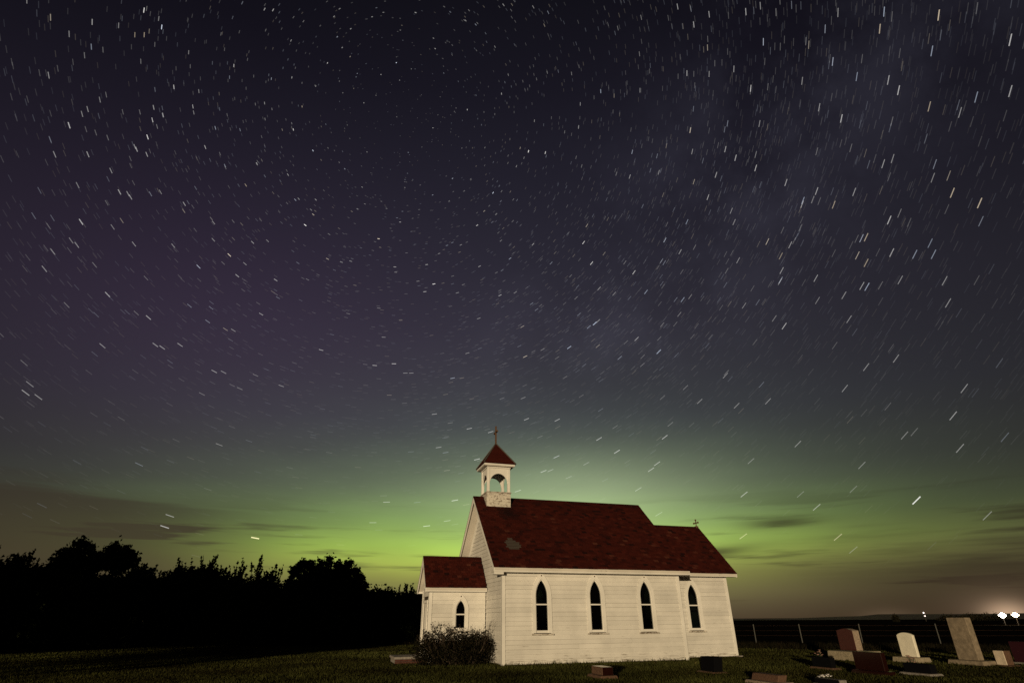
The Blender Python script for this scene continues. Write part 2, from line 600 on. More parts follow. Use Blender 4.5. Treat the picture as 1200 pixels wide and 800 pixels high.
def hill():
    vs, fs = [], []
    n = 90
    for i in range(n):
        a = rad(-30 + 110 * i / (n - 1))        # azimuth from north
        h = 2.1 + 1.1 * math.sin(i * 0.19 + 1) + 0.6 * math.sin(i * 0.53) + (1.6 if 62 < i < 74 else 0)
        for r_, z in ((520, -0.3), (700, h * 0.75), (820, h), (1100, -0.3)):
            vs.append((CAM.x + r_ * math.sin(a), CAM.y + r_ * math.cos(a), z))
    for i in range(n - 1):
        for k in range(3):
            fs.append((i * 4 + k, (i + 1) * 4 + k, (i + 1) * 4 + k + 1, i * 4 + k + 1))
    return MB().add(vs, fs).build('hills', 'hill', fix=False)


tag(hill(), kind='structure')

# ------------------------------------------------------------------ church
L, W, HE, OG, OE, HR, OGR = 7.861, 6.585, 3.324, 0.447, 0.401, 6.640, 0.326
LC, SC, HEC, HRC, OGC = 3.315, 1.266, 3.347, 5.701, 0.346
LV, YV, HEV, HRV, OVG, OVE = 2.397, 2.423, 2.713, 3.978, 0.219, 0.271
YC = W / 2
church = empty('church')
tag(church, 'white clapboard country church with red shingle roofs and an open belfry', 'church')
BOARD = 0.158


def S(x0, y0):            # wall facing south: u to the east, w outwards
    return lambda u, v, w: (x0 + u, y0 - w, v)


def Wf(x0, y0):           # wall facing west: u to the north, w outwards
    return lambda u, v, w: (x0 - w, y0 + u, v)


def Nf(x0, y0):
    return lambda u, v, w: (x0 + u, y0 + w, v)


def lancet(c, a, vb, vs, va, n=9):
    """pointed arch outline, counter-clockwise from the bottom left"""
    h = va - vs
    R = (a * a + h * h) / (2 * a)
    pts = [(c - a, vb), (c + a, vb)]
    t1 = math.atan2(h, R - a)
    for i in range(n):
        t = t1 * i / (n - 1)
        pts.append((c + a - R + R * math.cos(t), vs + R * math.sin(t)))
    for i in range(n - 2, -1, -1):
        t = t1 * i / (n - 1)
        pts.append((c - a + R - R * math.cos(t), vs + R * math.sin(t)))
    return pts


def wall_mesh(outline, holes, fn, w0, w1, mat, name):
    bm = bmesh.new()
    edges = []
    for loop in [outline] + holes:
        vv = [bm.verts.new((u, v, 0)) for u, v in loop]
        edges += [bm.edges.new((vv[i], vv[(i + 1) % len(vv)])) for i in range(len(vv))]
    bmesh.ops.triangle_fill(bm, edges=edges, use_beauty=True)
    r = bmesh.ops.extrude_face_region(bm, geom=bm.faces[:])
    for e in r['geom']:
        if isinstance(e, bmesh.types.BMVert):
            e.co.z = 1.0
    for v in bm.verts:
        v.co = Vector(fn(v.co.x, v.co.y, w0 if v.co.z < 0.5 else w1))
    bmesh.ops.recalc_face_normals(bm, faces=bm.faces[:])
    me = bpy.data.meshes.new(name)
    bm.to_mesh(me)
    bm.free()
    me.materials.append(M[mat])
    return me


board_cache = {}


def clapboard(parent, fn, u0, u1, v0, slope0=0.0, slope1=0.0, h=BOARD):
    """one lapped board, thick at its lower edge; slope: how far each end runs in per metre of height"""
    if u1 - u0 < 0.03:
        return
    t = 0.008 * (random.random() - 0.5)
    dv = 0.004 + 0.006 * (random.random() - 0.4)            # open weathered joint over the board below
    a0, a1 = u0 + slope0 * h, u1 - slope1 * h
    if a1 - a0 < 0.005:
        a1 = a0 + 0.005
    p = [fn(u0, v0 + dv, -0.028), fn(u1, v0 + dv, -0.028), fn(u1, v0 + dv, 0.0 + t), fn(u0, v0 + dv, 0.0 + t),
         fn(a0, v0 + h, -0.028), fn(a1, v0 + h, -0.028), fn(a1, v0 + h, -0.019 + t), fn(a0, v0 + h, -0.019 + t)]
    MB().hexa(p).build('clapboard', 'siding', parent)


def side_boards(parent, fn, u0, u1, ztop, wins):
    """rows of boards between window openings; each win: (centre, half-width incl. casing, bottom, top)"""
    n = int(math.ceil((ztop - 0.02) / BOARD))
    for i in range(n):
        v0 = 0.02 + i * BOARD
        h = min(BOARD, ztop - v0)
        cuts = [u0]
        for c, a, b_, t_, vs_ in wins:
            if v0 + h > b_ and v0 < t_:
                hh, aa = t_ - vs_, a - 0.09
                if v0 > vs_:                            # above the spring of the arch the boards close in
                    R_ = (aa * aa + hh * hh) / (2 * aa)
                    aa = max(0.0, math.sqrt(max(0.0, R_ * R_ - (v0 - vs_) ** 2)) - (R_ - aa))
                cuts += [c - aa - 0.012, c + aa + 0.012] if v0 > vs_ else [c - a, c + a]
        cuts.append(u1)
        for k in range(0, len(cuts), 2):
            a_, b2 = cuts[k], cuts[k + 1]
            if len(cuts) == 2 and b2 - a_ > 3.5:       # long runs are butted from two lengths
                j = a_ + (b2 - a_) * random.uniform(0.3, 0.7)
                clapboard(parent, fn, a_, j - 0.002, v0, h=h)
                clapboard(parent, fn, j + 0.002, b2, v0, h=h)
            else:
                clapboard(parent, fn, a_, b2, v0, h=h)


def window(fn, c, a, vb, vs, va, rail, full=True, casing=0.135, label=None):
    """pointed sash window; fn maps (u, v, w)"""
    inn = lancet(c, a + 0.03, vb - 0.09, vs, va + 0.055)
    out = lancet(c, a + 0.03 + casing, vb - 0.09, vs, va + 0.055 + casing * 1.55)
    f = MB().ring(out, inn, fn, -0.02, 0.028)
    win = f.build('window', 'trim', church)
    if label:
        win['label'] = label
    # sash
    si = lancet(c, a, vb, vs, va)
    so = lancet(c, a + 0.032, vb - 0.088, vs, va + 0.057)
    MB().ring(so, si, fn, -0.10, -0.008).build('sash', 'trim', win)
    MB().prism([(c - a - 0.03, rail - 0.024), (c + a + 0.03, rail - 0.024), (c + a + 0.03, rail + 0.024), (c - a - 0.03, rail + 0.024)], fn, -0.09, 0.006).build('meeting_rail', 'trim', win)
    MB().prism(lancet(c, a + 0.004, vb - 0.004, vs, va + 0.004), fn, -0.070, -0.064).build('glass', 'glass', win)
    if full:
        MB().prism([(c - a - 0.2, vb - 0.165), (c + a + 0.2, vb - 0.165), (c + a + 0.2, vb - 0.112), (c - a - 0.2, vb - 0.112)], fn, -0.02, 0.085).build('sill', 'sill', win, bevel=0.006)
        px, py, pz = fn(c, va + 0.16, 0.03)
        MB().ball((px, py, pz), 0.028, seg=6, rings=4).build('boss', 'iron', win)
    return win


NWIN = [1.615, 3.92, 6.185]
A_, VB, VS, VA, RAIL = 0.235, 1.13, 2.33, 2.90, 2.025
# ---- nave walls
fS = S(0, 0)
holes = [lancet(c, A_ + 0.03, VB - 0.09, VS, VA + 0.055) for c in NWIN]
core = link('wall', wall_mesh([(0.001, 0.0), (L - 0.001, 0.0), (L - 0.001, HE - 0.06), (0.001, HE - 0.06)], holes, fS, -0.14, -0.03, 'inside', 'nave_south_wall'), church)
wl = [(c, A_ + 0.12, VB - 0.09, VA + 0.055, VS) for c in NWIN]
side_boards(core, fS, 0.125, L - 0.125, 3.13, wl)
for u0, u1 in ((-0.012, 0.125), (L - 0.125, L + 0.004)):
    MB().prism([(u0, 0.0), (u1, 0.0), (u1, 3.13), (u0, 3.13)], fS, -0.028, 0.014).build('corner_board', 'trim', core)
MB().prism([(-0.012, 3.132), (L + 0.004, 3.132), (L + 0.004, HE - 0.05), (-0.012, HE - 0.05)], fS, -0.028, 0.018).build('frieze_board', 'trim', core)
for i, c in enumerate(NWIN):
    window(fS, c, A_, VB, VS, VA, RAIL)
# west gable
sl = (HR - HE) / (YC + OE)


def roof_z(y):            # underside reference of the nave roof
    return HE + sl * (min(y, W - y) + OE) - 0.02


fW = Wf(0, 0)
gw = link('wall', wall_mesh([(0.03, 0), (W - 0.03, 0), (W - 0.03, roof_z(0.0) - 0.1), (YC, roof_z(YC) - 0.1), (0.03, roof_z(0.0) - 0.1)], [], fW, -0.14, -0.03, 'inside', 'nave_west_wall'), church)
n = int((HR - 0.3) / BOARD)
vy0, vy1 = YV, W - YV
for i in range(n):
    v0 = 0.02 + i * BOARD
    # ends follow the rake above the eaves
    zt = v0 + BOARD
    e0 = max(0.125, (v0 - HE + 0.16) / sl - OE)
    s0 = 0.0 if e0 <= 0.125 else 1 / sl
    if e0 > YC - 0.05:
        break
    if v0 < 2.55:
        clapboard(gw, fW, e0, vy0 - 0.005, v0, s0, 0)
        clapboard(gw, fW, vy1 + 0.005, W - e0, v0, 0, s0)
    else:
        clapboard(gw, fW, e0, W - e0, v0, s0, s0)
for u0, u1 in ((0.0, 0.12), (W - 0.12, W)):
    MB().prism([(u0, 0.0), (u1, 0.0), (u1, 3.35), (u0, 3.35)], fW, -0.026, 0.012).build('corner_board', 'trim', gw)
# rake frieze under the gable soffit
for sgn in (1, -1):
    def ru(u): return u if sgn == 1 else W - u
    z0, z1 = HE + sl * OE - 0.13, HR - 0.13
    poly = [(ru(0.0), z0 - 0.22), (ru(YC), z1 - 0.22), (ru(YC), z1), (ru(0.0), z0)]
    MB().prism(poly, fW, -0.026, 0.022).build('frieze_board', 'trim', gw)
# north wall and east wall
fN = Nf(0, W)
nw = link('wall', wall_mesh([(0.001, 0.0), (L - 0.001, 0.0), (L - 0.001, HE - 0.06), (0.001, HE - 0.06)], holes, fN, -0.14, -0.002, 'siding', 'nave_north_wall'), church)
for c in NWIN:
    window(fN, c, A_, VB, VS, VA, RAIL, full=False)
fE = lambda u, v, w: (L + w, u, v)
arch_o = lancet(YC, 1.35, 0.004, 2.0, 3.9)
link('wall', wall_mesh([(0.03, 0), (W - 0.03, 0), (W - 0.03, roof_z(0.0) - 0.1), (YC, roof_z(YC) - 0.1), (0.03, roof_z(0.0) - 0.1)], [arch_o], fE, -0.14, -0.002, 'siding', 'nave_east_wall'), church)
MB().box((0.14, 0.14, 0.02), (L - 0.15, W - 0.14, 0.12)).box((L - 0.149, SC + 0.14, 0.02), (L + LC - 0.15, W - SC - 0.14, 0.12)).build('floor', 'inside', church)
for c in (2.3, 3.6, 4.9, 6.2):                       # plain pews inside, seen only through the panes
    pw = MB()
    for ya, yb in ((0.7, 2.7), (3.9, 5.9)):
        pw.box((c, ya, 0.12), (c + 0.05, yb, 0.95)); pw.box((c + 0.05, ya, 0.42), (c + 0.45, yb, 0.47))
    pw.build('pew', 'inside', church)

# ---- chancel
x1 = L + LC
YN = W - SC
fC = S(0, SC)
hc = lancet(9.275, A_ + 0.03, VB - 0.09, VS, VA + 0.045)
cw = link('wall', wall_mesh([(L + 0.002, 0.0), (x1 - 0.001, 0.0), (x1 - 0.001, HEC - 0.06), (L + 0.002, HEC - 0.06)], [hc], fC, -0.14, -0.03, 'inside', 'chancel_south_wall'), church)
side_boards(cw, fC, L + 0.03, x1 - 0.115, 3.16, [(9.275, A_ + 0.12, VB - 0.09, VA + 0.045, VS)])
MB().prism([(x1 - 0.115, 0.0), (x1 + 0.012, 0.0), (x1 + 0.012, 3.16), (x1 - 0.115, 3.16)], fC, -0.028, 0.014).build('corner_board', 'trim', cw)
MB().prism([(L + 0.006, 3.162), (x1 + 0.012, 3.162), (x1 + 0.012, HEC - 0.05), (L + 0.006, HEC - 0.05)], fC, -0.028, 0.018).build('frieze_board', 'trim', cw)
window(fC, 9.275, A_, VB, VS, VA - 0.01, RAIL)
fCN = Nf(0, YN)
link('wall', wall_mesh([(L + 0.002, 0.0), (x1 - 0.001, 0.0), (x1 - 0.001, HEC - 0.06), (L + 0.002, HEC - 0.06)], [hc], fCN, -0.14, -0.002, 'siding', 'chancel_north_wall'), church)
window(fCN, 9.275, A_, VB, VS, VA - 0.01, RAIL, full=False)
slc = (HRC - HEC) / (YC - SC + OE)
fCE = lambda u, v, w: (x1 + w, u, v)
zc0 = HEC + slc * OE - 0.12
link('wall', wall_mesh([(SC + 0.03, 0), (YN - 0.03, 0), (YN - 0.03, zc0), (YC, HRC - 0.12), (SC + 0.03, zc0)], [], fCE, -0.14, 0.0, 'siding', 'chancel_east_wall'), church)
MB().box((x1 - 0.10, SC - 0.16, -0.05), (x1 + 0.16, SC + 0.10, 0.045)).build('footing', 'concrete', church, bevel=0.012)

# ---- vestibule
fV = S(0, YV)
vwin = (-1.068, 0.178, 1.22, 1.86, 2.225, 1.71)
hv = lancet(vwin[0], vwin[1] + 0.03, vwin[2] - 0.09, vwin[3], vwin[4] + 0.055)
vw = link('wall', wall_mesh([(-LV + 0.001, 0), (-0.016, 0), (-0.016, HEV - 0.06), (-LV + 0.001, HEV - 0.06)], [hv], fV, -0.13, -0.03, 'inside', 'vestibule_south_wall'), church)
side_boards(vw, fV, -LV + 0.13, -0.016, 2.52, [(vwin[0], vwin[1] + 0.1, vwin[2] - 0.09, vwin[4] + 0.055, vwin[3])])
MB().prism([(-LV - 0.012, 0.0), (-LV + 0.13, 0.0), (-LV + 0.13, 2.52), (-LV - 0.012, 2.52)], fV, -0.028, 0.014).build('corner_board', 'trim', vw)
MB().prism([(-LV - 0.012, 2.522), (-0.016, 2.522), (-0.016, HEV - 0.05), (-LV - 0.012, HEV - 0.05)], fV, -0.028, 0.018).build('frieze_board', 'trim', vw)
window(fV, *vwin, casing=0.125, label='short pointed window behind the bush')
slv = (HRV - HEV) / (YC - YV + OVE)
fVW = Wf(-LV, 0)
zv0 = HEV + slv * OVE - 0.10
dy0, dy1, dz = YC - 0.45, YC + 0.45, 2.15
vww = link('wall', wall_mesh([(YV + 0.03, 0), (dy0, 0), (dy0, dz), (dy1, dz), (dy1, 0), (vy1 - 0.03, 0), (vy1 - 0.03, zv0), (YC, HRV - 0.1), (YV + 0.03, zv0)], [], fVW, -0.13, -0.03, 'inside', 'vestibule_west_wall'), church)
for i in range(24):
    v0 = 0.02 + i * BOARD
    e0 = max(YV + 0.115, (v0 - HEV + 0.14) / slv - OVE + YV)
    s0 = 0.0 if e0 <= YV + 0.116 else 1 / slv
    if e0 > YC - 0.06:
        break
    if v0 + 0.01 < dz + 0.1:
        clapboard(vww, fVW, e0, dy0 - 0.1, v0, s0, 0)
        clapboard(vww, fVW, dy1 + 0.1, W - e0, v0, 0, s0)
    else:
        clapboard(vww, fVW, e0, W - e0, v0, s0, s0)
for u0, u1 in ((YV, YV + 0.115), (vy1 - 0.115, vy1)):
    MB().prism([(u0, 0.0), (u1, 0.0), (u1, 2.66), (u0, 2.66)], fVW, -0.026, 0.012).build('corner_board', 'trim', vww)
dr = MB().prism([(dy0 + 0.002, 0.16), (dy1 - 0.002, 0.16), (dy1 - 0.002, dz - 0.002), (dy0 + 0.002, dz - 0.002)], fVW, -0.09, -0.045).build('door', 'trim', church)
fr = MB().ring([(dy0 - 0.1, 0.0), (dy1 + 0.1, 0.0), (dy1 + 0.1, dz + 0.1), (dy0 - 0.1, dz + 0.1)], [(dy0, 0.15), (dy1, 0.15), (dy1, dz), (dy0, dz)], fVW, -0.028, 0.02).build('door_frame', 'trim', dr)
for ua in (dy0 + 0.1, YC + 0.04):
    for va, vb_ in ((0.3, 0.95), (1.1, 2.0)):
        MB().prism([(ua, va), (ua + 0.31, va), (ua + 0.31, vb_), (ua, vb_)], fVW, -0.046, -0.03).build('door_panel', 'trim', dr, bevel=0.01)
kx, ky, kz = fVW(dy0 + 0.06, 1.05, 0.0)
MB().ball((kx, ky, kz), 0.035, seg=8, rings=5).build('door_knob', 'iron', dr)
nvw = MB().prism([(-LV + 0.001, 0), (-0.016, 0), (-0.016, HEV - 0.06), (-LV + 0.001, HEV - 0.06)], Nf(0, vy1), -0.13, -0.002).build('wall', 'siding', church)


# ---- roofs
def roof(x0, x1_, ye, ze, yr, zr, name, eave_face=0.155, rake_west=True, rake_east=True, skip=None, shade=None, expo=0.135, tabw=0.22):
    """gable roof; south eave line at (ye, ze), ridge (yr, zr); returns its slab object"""
    yn = 2 * yr - ye
    th = 0.10
    zd = -0.02                                                 # deck lies a little under the shingle faces
    poly = [(ye, ze + zd - th), (yr, zr + zd - th), (yn, ze + zd - th), (yn, ze + zd), (yr, zr + zd), (ye, ze + zd)]
    rf = MB().prism(poly, lambda u, v, w: (w, u, v), x0 + 0.03, x1_ - 0.03).build('roof', 'soffit', church)
    rf.data.materials.append(M['mortar'])
    for p in rf.data.polygons:
        if p.normal.z > 0.3:
            p.material_index = 1
    ln = math.hypot(yr - ye, zr - ze)
    dy, dz_ = (yr - ye) / ln, (zr - ze) / ln
    # shingles, course by course
    for side in (1, -1):
        mb = MB()
        nrow = int(ln / expo)
        for i in range(nrow + 1):
            s0 = i * expo - 0.02
            s1 = min((i + 1) * expo + 0.02, ln)
            if s1 - s0 < 0.04:
                continue
            xs = x0 - (tabw * 0.5 if i % 2 else 0.0) - random.uniform(0, 0.06)
            wob = random.uniform(-0.006, 0.006)
            while xs < x1_:
                a, b_ = max(xs, x0), min(xs + tabw - 0.010, x1_)
                xs += tabw
                if b_ - a < 0.03:
                    continue
                xm, sm = (a + b_) / 2, (s0 + s1) / 2
                if side == 1 and skip and skip(xm, sm):
                    continue
                lift = 0.014 + random.uniform(0, 0.008) + (random.uniform(0.01, 0.03) if random.random() < 0.03 else 0)
                t = min(0.82, max(0.02, random.gauss(0.45, 0.2)))
                if random.random() < 0.02:
                    t = random.uniform(0.82, 0.92)
                if side == 1 and shade:
                    t *= shade(xm, sm)
                jo = wob + random.uniform(-0.004, 0.004)

                def P(x, s_, h):
                    y = ye + dy * s_ - dz_ * h * 1.0
                    z = ze + dz_ * s_ + dy * h
                    return (x, y if side == 1 else 2 * yr - y, z)
                mb.hexa([P(a, s0 + jo, -0.016), P(b_, s0 + jo, -0.016), P(b_, s1, -0.016), P(a, s1, -0.016),
                         P(a, s0 + jo, lift), P(b_, s0 + jo, lift), P(b_, s1, -0.002), P(a, s1, -0.002)], t)
        sh = mb.build('shingles', 'shingle', rf, tints=True, fix=False)
        sh['kind'] = 'stuff'
        me = sh.data
        bm = bmesh.new(); bm.from_mesh(me); bmesh.ops.recalc_face_normals(bm, faces=bm.faces[:]); bm.to_mesh(me); bm.free()
    # ridge cap
    cp = MB()
    x = x0
    while x < x1_ - 0.02:
        xe = min(x + 0.28, x1_)
        q = 0.11
        cp.prism([(yr - q, zr - q * dz_ / dy + 0.012), (yr, zr + 0.012), (yr + q, zr - q * dz_ / dy + 0.012), (yr + q, zr - q * dz_ / dy + 0.03), (yr, zr + 0.034), (yr - q, zr - q * dz_ / dy + 0.03)],
                 lambda u, v, w: (w, u, v), x, xe - 0.006, random.uniform(0.05, 0.4))
        x = xe
    cp.build('ridge_cap', 'shingle', rf, tints=True, fix=True)
    # eave fascia and boxed soffit
    for side in (1, -1):
        y_e = ye if side == 1 else yn
        o = side
        a, b_ = sorted((y_e + 0.004 * o, y_e + 0.032 * o))
        MB().box((x0, a, ze - eave_face - 0.022), (x1_, b_, ze - 0.022)).build('fascia', 'trim', rf)
    # barge boards along the rakes
    for on, xa, xb in ((rake_west, x0, x0 + 0.03), (rake_east, x1_ - 0.03, x1_)):
        if not on:
            continue
        for side in (1, -1):
            def Y(y): return y if side == 1 else 2 * yr - y
            pl = [(Y(ye + 0.034), ze - 0.022 - 0.155), (Y(yr), zr - 0.03 - 0.19), (Y(yr), zr - 0.022), (Y(ye + 0.034), ze - 0.012)]
            MB().prism(pl, lambda u, v, w: (w, u, v), xa, xb).build('barge_board', 'trim', rf)
    return rf


def patch_skip(x, s):
    return ((x - 0.60) / 0.31) ** 2 + ((s - 1.42) / 0.40) ** 2 < 1.0 + 0.35 * math.sin(9 * x + 5 * s)


def stain(x, s):
    """soot and lichen washed down below the belfry and along the west verge"""
    d = math.exp(-(((x - 1.0) / 0.5) ** 2 + ((s - 3.8) / 0.65) ** 2))
    e = 0.35 * math.exp(-((s - 4.9) / 0.5) ** 2)
    return max(0.03, 1 - 1.0 * d - e)


rn = roof(-OG, L + OGR, -OE, HE, YC, HR, 'nave', skip=patch_skip, shade=stain)
# bare lath where shingles have blown off
ln = math.hypot(YC + OE, HR - HE)
dy, dzz = (YC + OE) / ln, (HR - HE) / ln
k = 0
s_ = 0.94
while s_ < 1.92:
    hw = 0.40 * math.sqrt(max(0.05, 1 - ((s_ - 1.42) / 0.52) ** 2))
    xa, xb = 0.60 - hw * random.uniform(0.75, 1.05), 0.60 + hw * random.uniform(0.75, 1.15)
    def Pq(x, s2, h): return (x, -OE + dy * s2 - dzz * h, HE + dzz * s2 + dy * h)
    MB().hexa([Pq(xa, s_, -0.019), Pq(xb, s_, -0.019), Pq(xb, s_ + 0.058, -0.019), Pq(xa, s_ + 0.058, -0.019), Pq(xa, s_, -0.004), Pq(xb, s_, -0.004), Pq(xb, s_ + 0.058, -0.008), Pq(xa, s_ + 0.058, -0.008)]).build('bare_lath', 'wood', rn)
    s_ += 0.1
rc = roof(L + 0.005, x1 + OGC, SC - OE, HEC, YC, HRC, 'chancel', rake_west=False, eave_face=0.125)
rv = roof(-LV - OVG, -0.03, YV - OVE, HEV, YC, HRV, 'vestibule', rake_east=False, eave_face=0.14, tabw=0.20)
# cornice return at the nave's south-west corner
MB().box((-OG + 0.002, -OE + 0.034, HE - 0.174), (L + OGR - 0.002, -0.02, HE - 0.150)).build('soffit', 'soffit', rn)
for xa, xb in ((-OG + 0.031, -0.034),):
    MB().box((xa, -OE + 0.05, HE - 0.262), (xb, 0.10, HE - 0.176)).build('cornice_return', 'trim', rn, bevel=0.008)
MB().box((L + 0.02, SC - OE + 0.034, HEC - 0.145), (x1 + OGC - 0.002, SC - 0.02, HEC - 0.122)).build('soffit', 'soffit', rc)
MB().box((-LV - OVG + 0.002, YV - OVE + 0.034, HEV - 0.16), (-0.032, YV - 0.02, HEV - 0.137)).build('soffit', 'soffit', rv)

# ---- belfry
BX0, BW = 0.068, 0.56
bx, byc = BX0 + BW, YC
x0b, x1b, y0b, y1b = BX0, BX0 + 2 * BW, YC - BW, YC + BW
ZB, ZL, ZC, ZA = 5.95, 6.76, 8.03, 9.265
bel = MB().box((x0b, y0b, ZB), (x1b, y1b, ZL)).build('belfry', 'peel', church, bevel=0.008)
# clapboards round the base, flaked
for fn in (lambda u, v, w: (x0b + u, y0b - w, v), lambda u, v, w: (x0b - w, y0b + u, v), lambda u, v, w: (x1b + w, y0b + u, v)):
    for i in range(5):
        v0 = 6.08 + i * 0.135
        MB().hexa([fn(-0.012, v0, -0.005), fn(2 * BW + 0.012, v0, -0.005), fn(2 * BW + 0.012, v0, 0.022), fn(-0.012, v0, 0.022),
                   fn(-0.012, v0 + 0.137, -0.005), fn(2 * BW + 0.012, v0 + 0.137, -0.005), fn(2 * BW + 0.012, v0 + 0.137, 0.008), fn(-0.012, v0 + 0.137, 0.008)]).build('clapboard', 'peel', bel)
MB().box((x0b - 0.045, y0b - 0.045, ZL + 0.001), (x1b + 0.045, y1b + 0.045, ZL + 0.055)).build('ledge', 'sill', bel, bevel=0.01)
pw_ = 0.125
for px, py in ((x0b, y0b), (x1b - pw_, y0b), (x0b, y1b - pw_), (x1b - pw_, y1b - pw_)):
    MB().box((px, py, ZL + 0.056), (px + pw_, py + pw_, ZC - 0.115)).build('post', 'trim', bel, bevel=0.008)
# arched heads between the posts
zs, zt, ztop = 7.22, 7.665, ZC - 0.117


def arch_panel(fn, half):
    a = half - pw_ - 0.005
    nseg = 14
    pts = [(-half + pw_ + 0.002, ztop), (-half + pw_ + 0.002, zs)]
    for i in range(nseg + 1):
        t = math.pi - math.pi * i / nseg
        pts.append((a * 0.985 * math.cos(t), zs + (zt - zs) * math.sin(t)))
    pts += [(half - pw_ - 0.002, zs), (half - pw_ - 0.002, ztop)]
    # drop duplicate spring points
    MB().prism(pts, fn, -0.075, -0.025).build('arch_panel', 'trim', bel)


arch_panel(lambda u, v, w: (bx + u, y0b - w, v), BW)
arch_panel(lambda u, v, w: (bx + u, y1b + w, v), BW)
arch_panel(lambda u, v, w: (x0b - w, byc + u, v), BW)
arch_panel(lambda u, v, w: (x1b + w, byc + u, v), BW)
MB().box((x0b - 0.02, y0b - 0.02, ZC - 0.114), (x1b + 0.02, y1b + 0.02, ZC - 0.052)).build('architrave', 'trim', bel, bevel=0.008)
OV = 0.19
MB().box((x0b - OV + 0.03, y0b - OV + 0.03, ZC - 0.050), (x1b + OV - 0.03, y1b + OV - 0.03, ZC - 0.03)).build('soffit', 'soffit', bel)
MB().box((x0b - OV, y0b - OV, ZC - 0.029), (x1b + OV, y1b + OV, ZC + 0.055)).build('cornice', 'trim', bel, bevel=0.01)
# pyramid roof: shingle courses
mb = MB()
nr = 12
zb0 = ZC + 0.056
hb = BW + OV + 0.025
for i in range(nr):
    t0, t1 = i / nr, (i + 1) / nr
    r0, r1 = hb * (1 - t0) + 0.012, hb * (1 - t1) + 0.004
    z0, z1 = zb0 + (ZA - zb0) * t0, zb0 + (ZA - zb0) * t1 + 0.002
    mb.hexa([(bx - r0, byc - r0, z0), (bx + r0, byc - r0, z0), (bx + r0, byc + r0, z0), (bx - r0, byc + r0, z0), (bx - r1, byc - r1, z1), (bx + r1, byc - r1, z1), (bx + r1, byc + r1, z1), (bx - r1, byc + r1, z1)], random.uniform(0.2, 0.5))
mb.build('spire_roof', 'shingle', bel, tints=True, fix=False)
hips = MB()
for qx, qy in ((-1, -1), (1, -1), (1, 1), (-1, 1)):
    hips.tube([(bx + qx * (hb + 0.012), byc + qy * (hb + 0.012), zb0 + 0.02), (bx, byc, ZA + 0.01)], 0.026, 5)
hips.build('hip_cap', 'wood', bel)
cr = MB()
cr.box((bx - 0.036, byc - 0.036, ZA - 0.05), (bx + 0.036, byc + 0.036, 10.145))
cr.build('cross_post', 'iron', bel, bevel=0.006)
MB().box((bx - 0.037, byc - 0.29, 9.795), (bx + 0.037, byc + 0.29, 9.872)).build('cross_arm', 'iron', bel, bevel=0.006)
# small trefoil cross at the chancel's east end
cx_ = x1 + OGC - 0.10
fc = MB().tube([(cx_, YC, HRC - 0.02), (cx_, YC, HRC + 0.34)], 0.026, 6)
fc.build('finial_cross', 'iron', church)
fcp = church.children[-1]
ar = MB().tube([(cx_, YC - 0.17, HRC + 0.22), (cx_, YC + 0.17, HRC + 0.22)], 0.026, 6)
for q in ((0, -0.18, 0.22), (0, 0.18, 0.22), (0, 0, 0.36)):
    ar.ball((cx_ + q[0], YC + q[1], HRC + q[2]), 0.05, seg=6, rings=4)
ar.build('finial_arms', 'iron', fcp)
MB().box((cx_ - 0.07, YC - 0.07, HRC - 0.03), (cx_ + 0.07, YC + 0.07, HRC + 0.06)).build('finial_base', 'iron', fcp)

# ---- stoop by the west door
st = empty('stoop', (0, 0, 0))
tag(st, 'low concrete doorstep on a brick footing left of the bush', 'doorstep')
MB().box((-3.62, 2.45, 0.15), (-2.43, 4.15, 0.235)).build('slab', 'concrete', st, bevel=0.012)
for i in range(5):                                    # brick courses, each brick apart
    for r in range(2):
        xa = -3.58 + i * 0.235 + (0.0 if r == 0 else 0.0)
        MB().box((xa, 2.49, 0.002 + r * 0.075), (xa + 0.223, 2.60, 0.068 + r * 0.075)).build('brick', 'brick', st, bevel=0.006)
MB().box((-3.57, 2.61, 0.0), (-2.45, 4.10, 0.148)).build('footing', 'concrete', st)


# ------------------------------------------------------------------ leaves
def leaf_quads(c, size, flat=0.0):
    """c (n,3) centres, size (n,) -> verts, faces of randomly turned rhombic leaves"""
    n = len(c)
    a = rng.normal(size=(n, 3)); a /= np.linalg.norm(a, axis=1)[:, None]
    b = rng.normal(size=(n, 3)); b -= (b * a).sum(1)[:, None] * a; b /= np.linalg.norm(b, axis=1)[:, None]
    sA = size[:, None]
    sB = size[:, None] * rng.uniform(0.45, 0.7, n)[:, None]
    nn = np.cross(a, b) * (size * 0.18)[:, None]
    v = np.stack([c - a * sA, c + b * sB + nn, c + a * sA, c - b * sB + nn], 1).reshape(-1, 3)
    f = np.arange(4 * n).reshape(n, 4)
    return v, f


def blob(n, c, r, shell=0.55):
    d = rng.normal(size=(n, 3)); d /= np.linalg.norm(d, axis=1)[:, None]
    rr = rng.uniform(shell ** 3, 1.0, n) ** (1 / 3)
    lump = 1 + 0.16 * np.sin(d[:, 0] * 7 + c[0] * 5) * np.cos(d[:, 2] * 6 + c[1] * 3)
    return np.array(c) + d * rr[:, None] * lump[:, None] * np.array(r)


def clumps(n_clump, per, c, r, csize, shell=0.6):
    cc = blob(n_clump, c, r, shell)
    out = cc[:, None, :] + rng.normal(size=(n_clump, per, 3)) * (csize * rng.uniform(0.6, 1.4, n_clump))[:, None, None]
    return out.reshape(-1, 3)


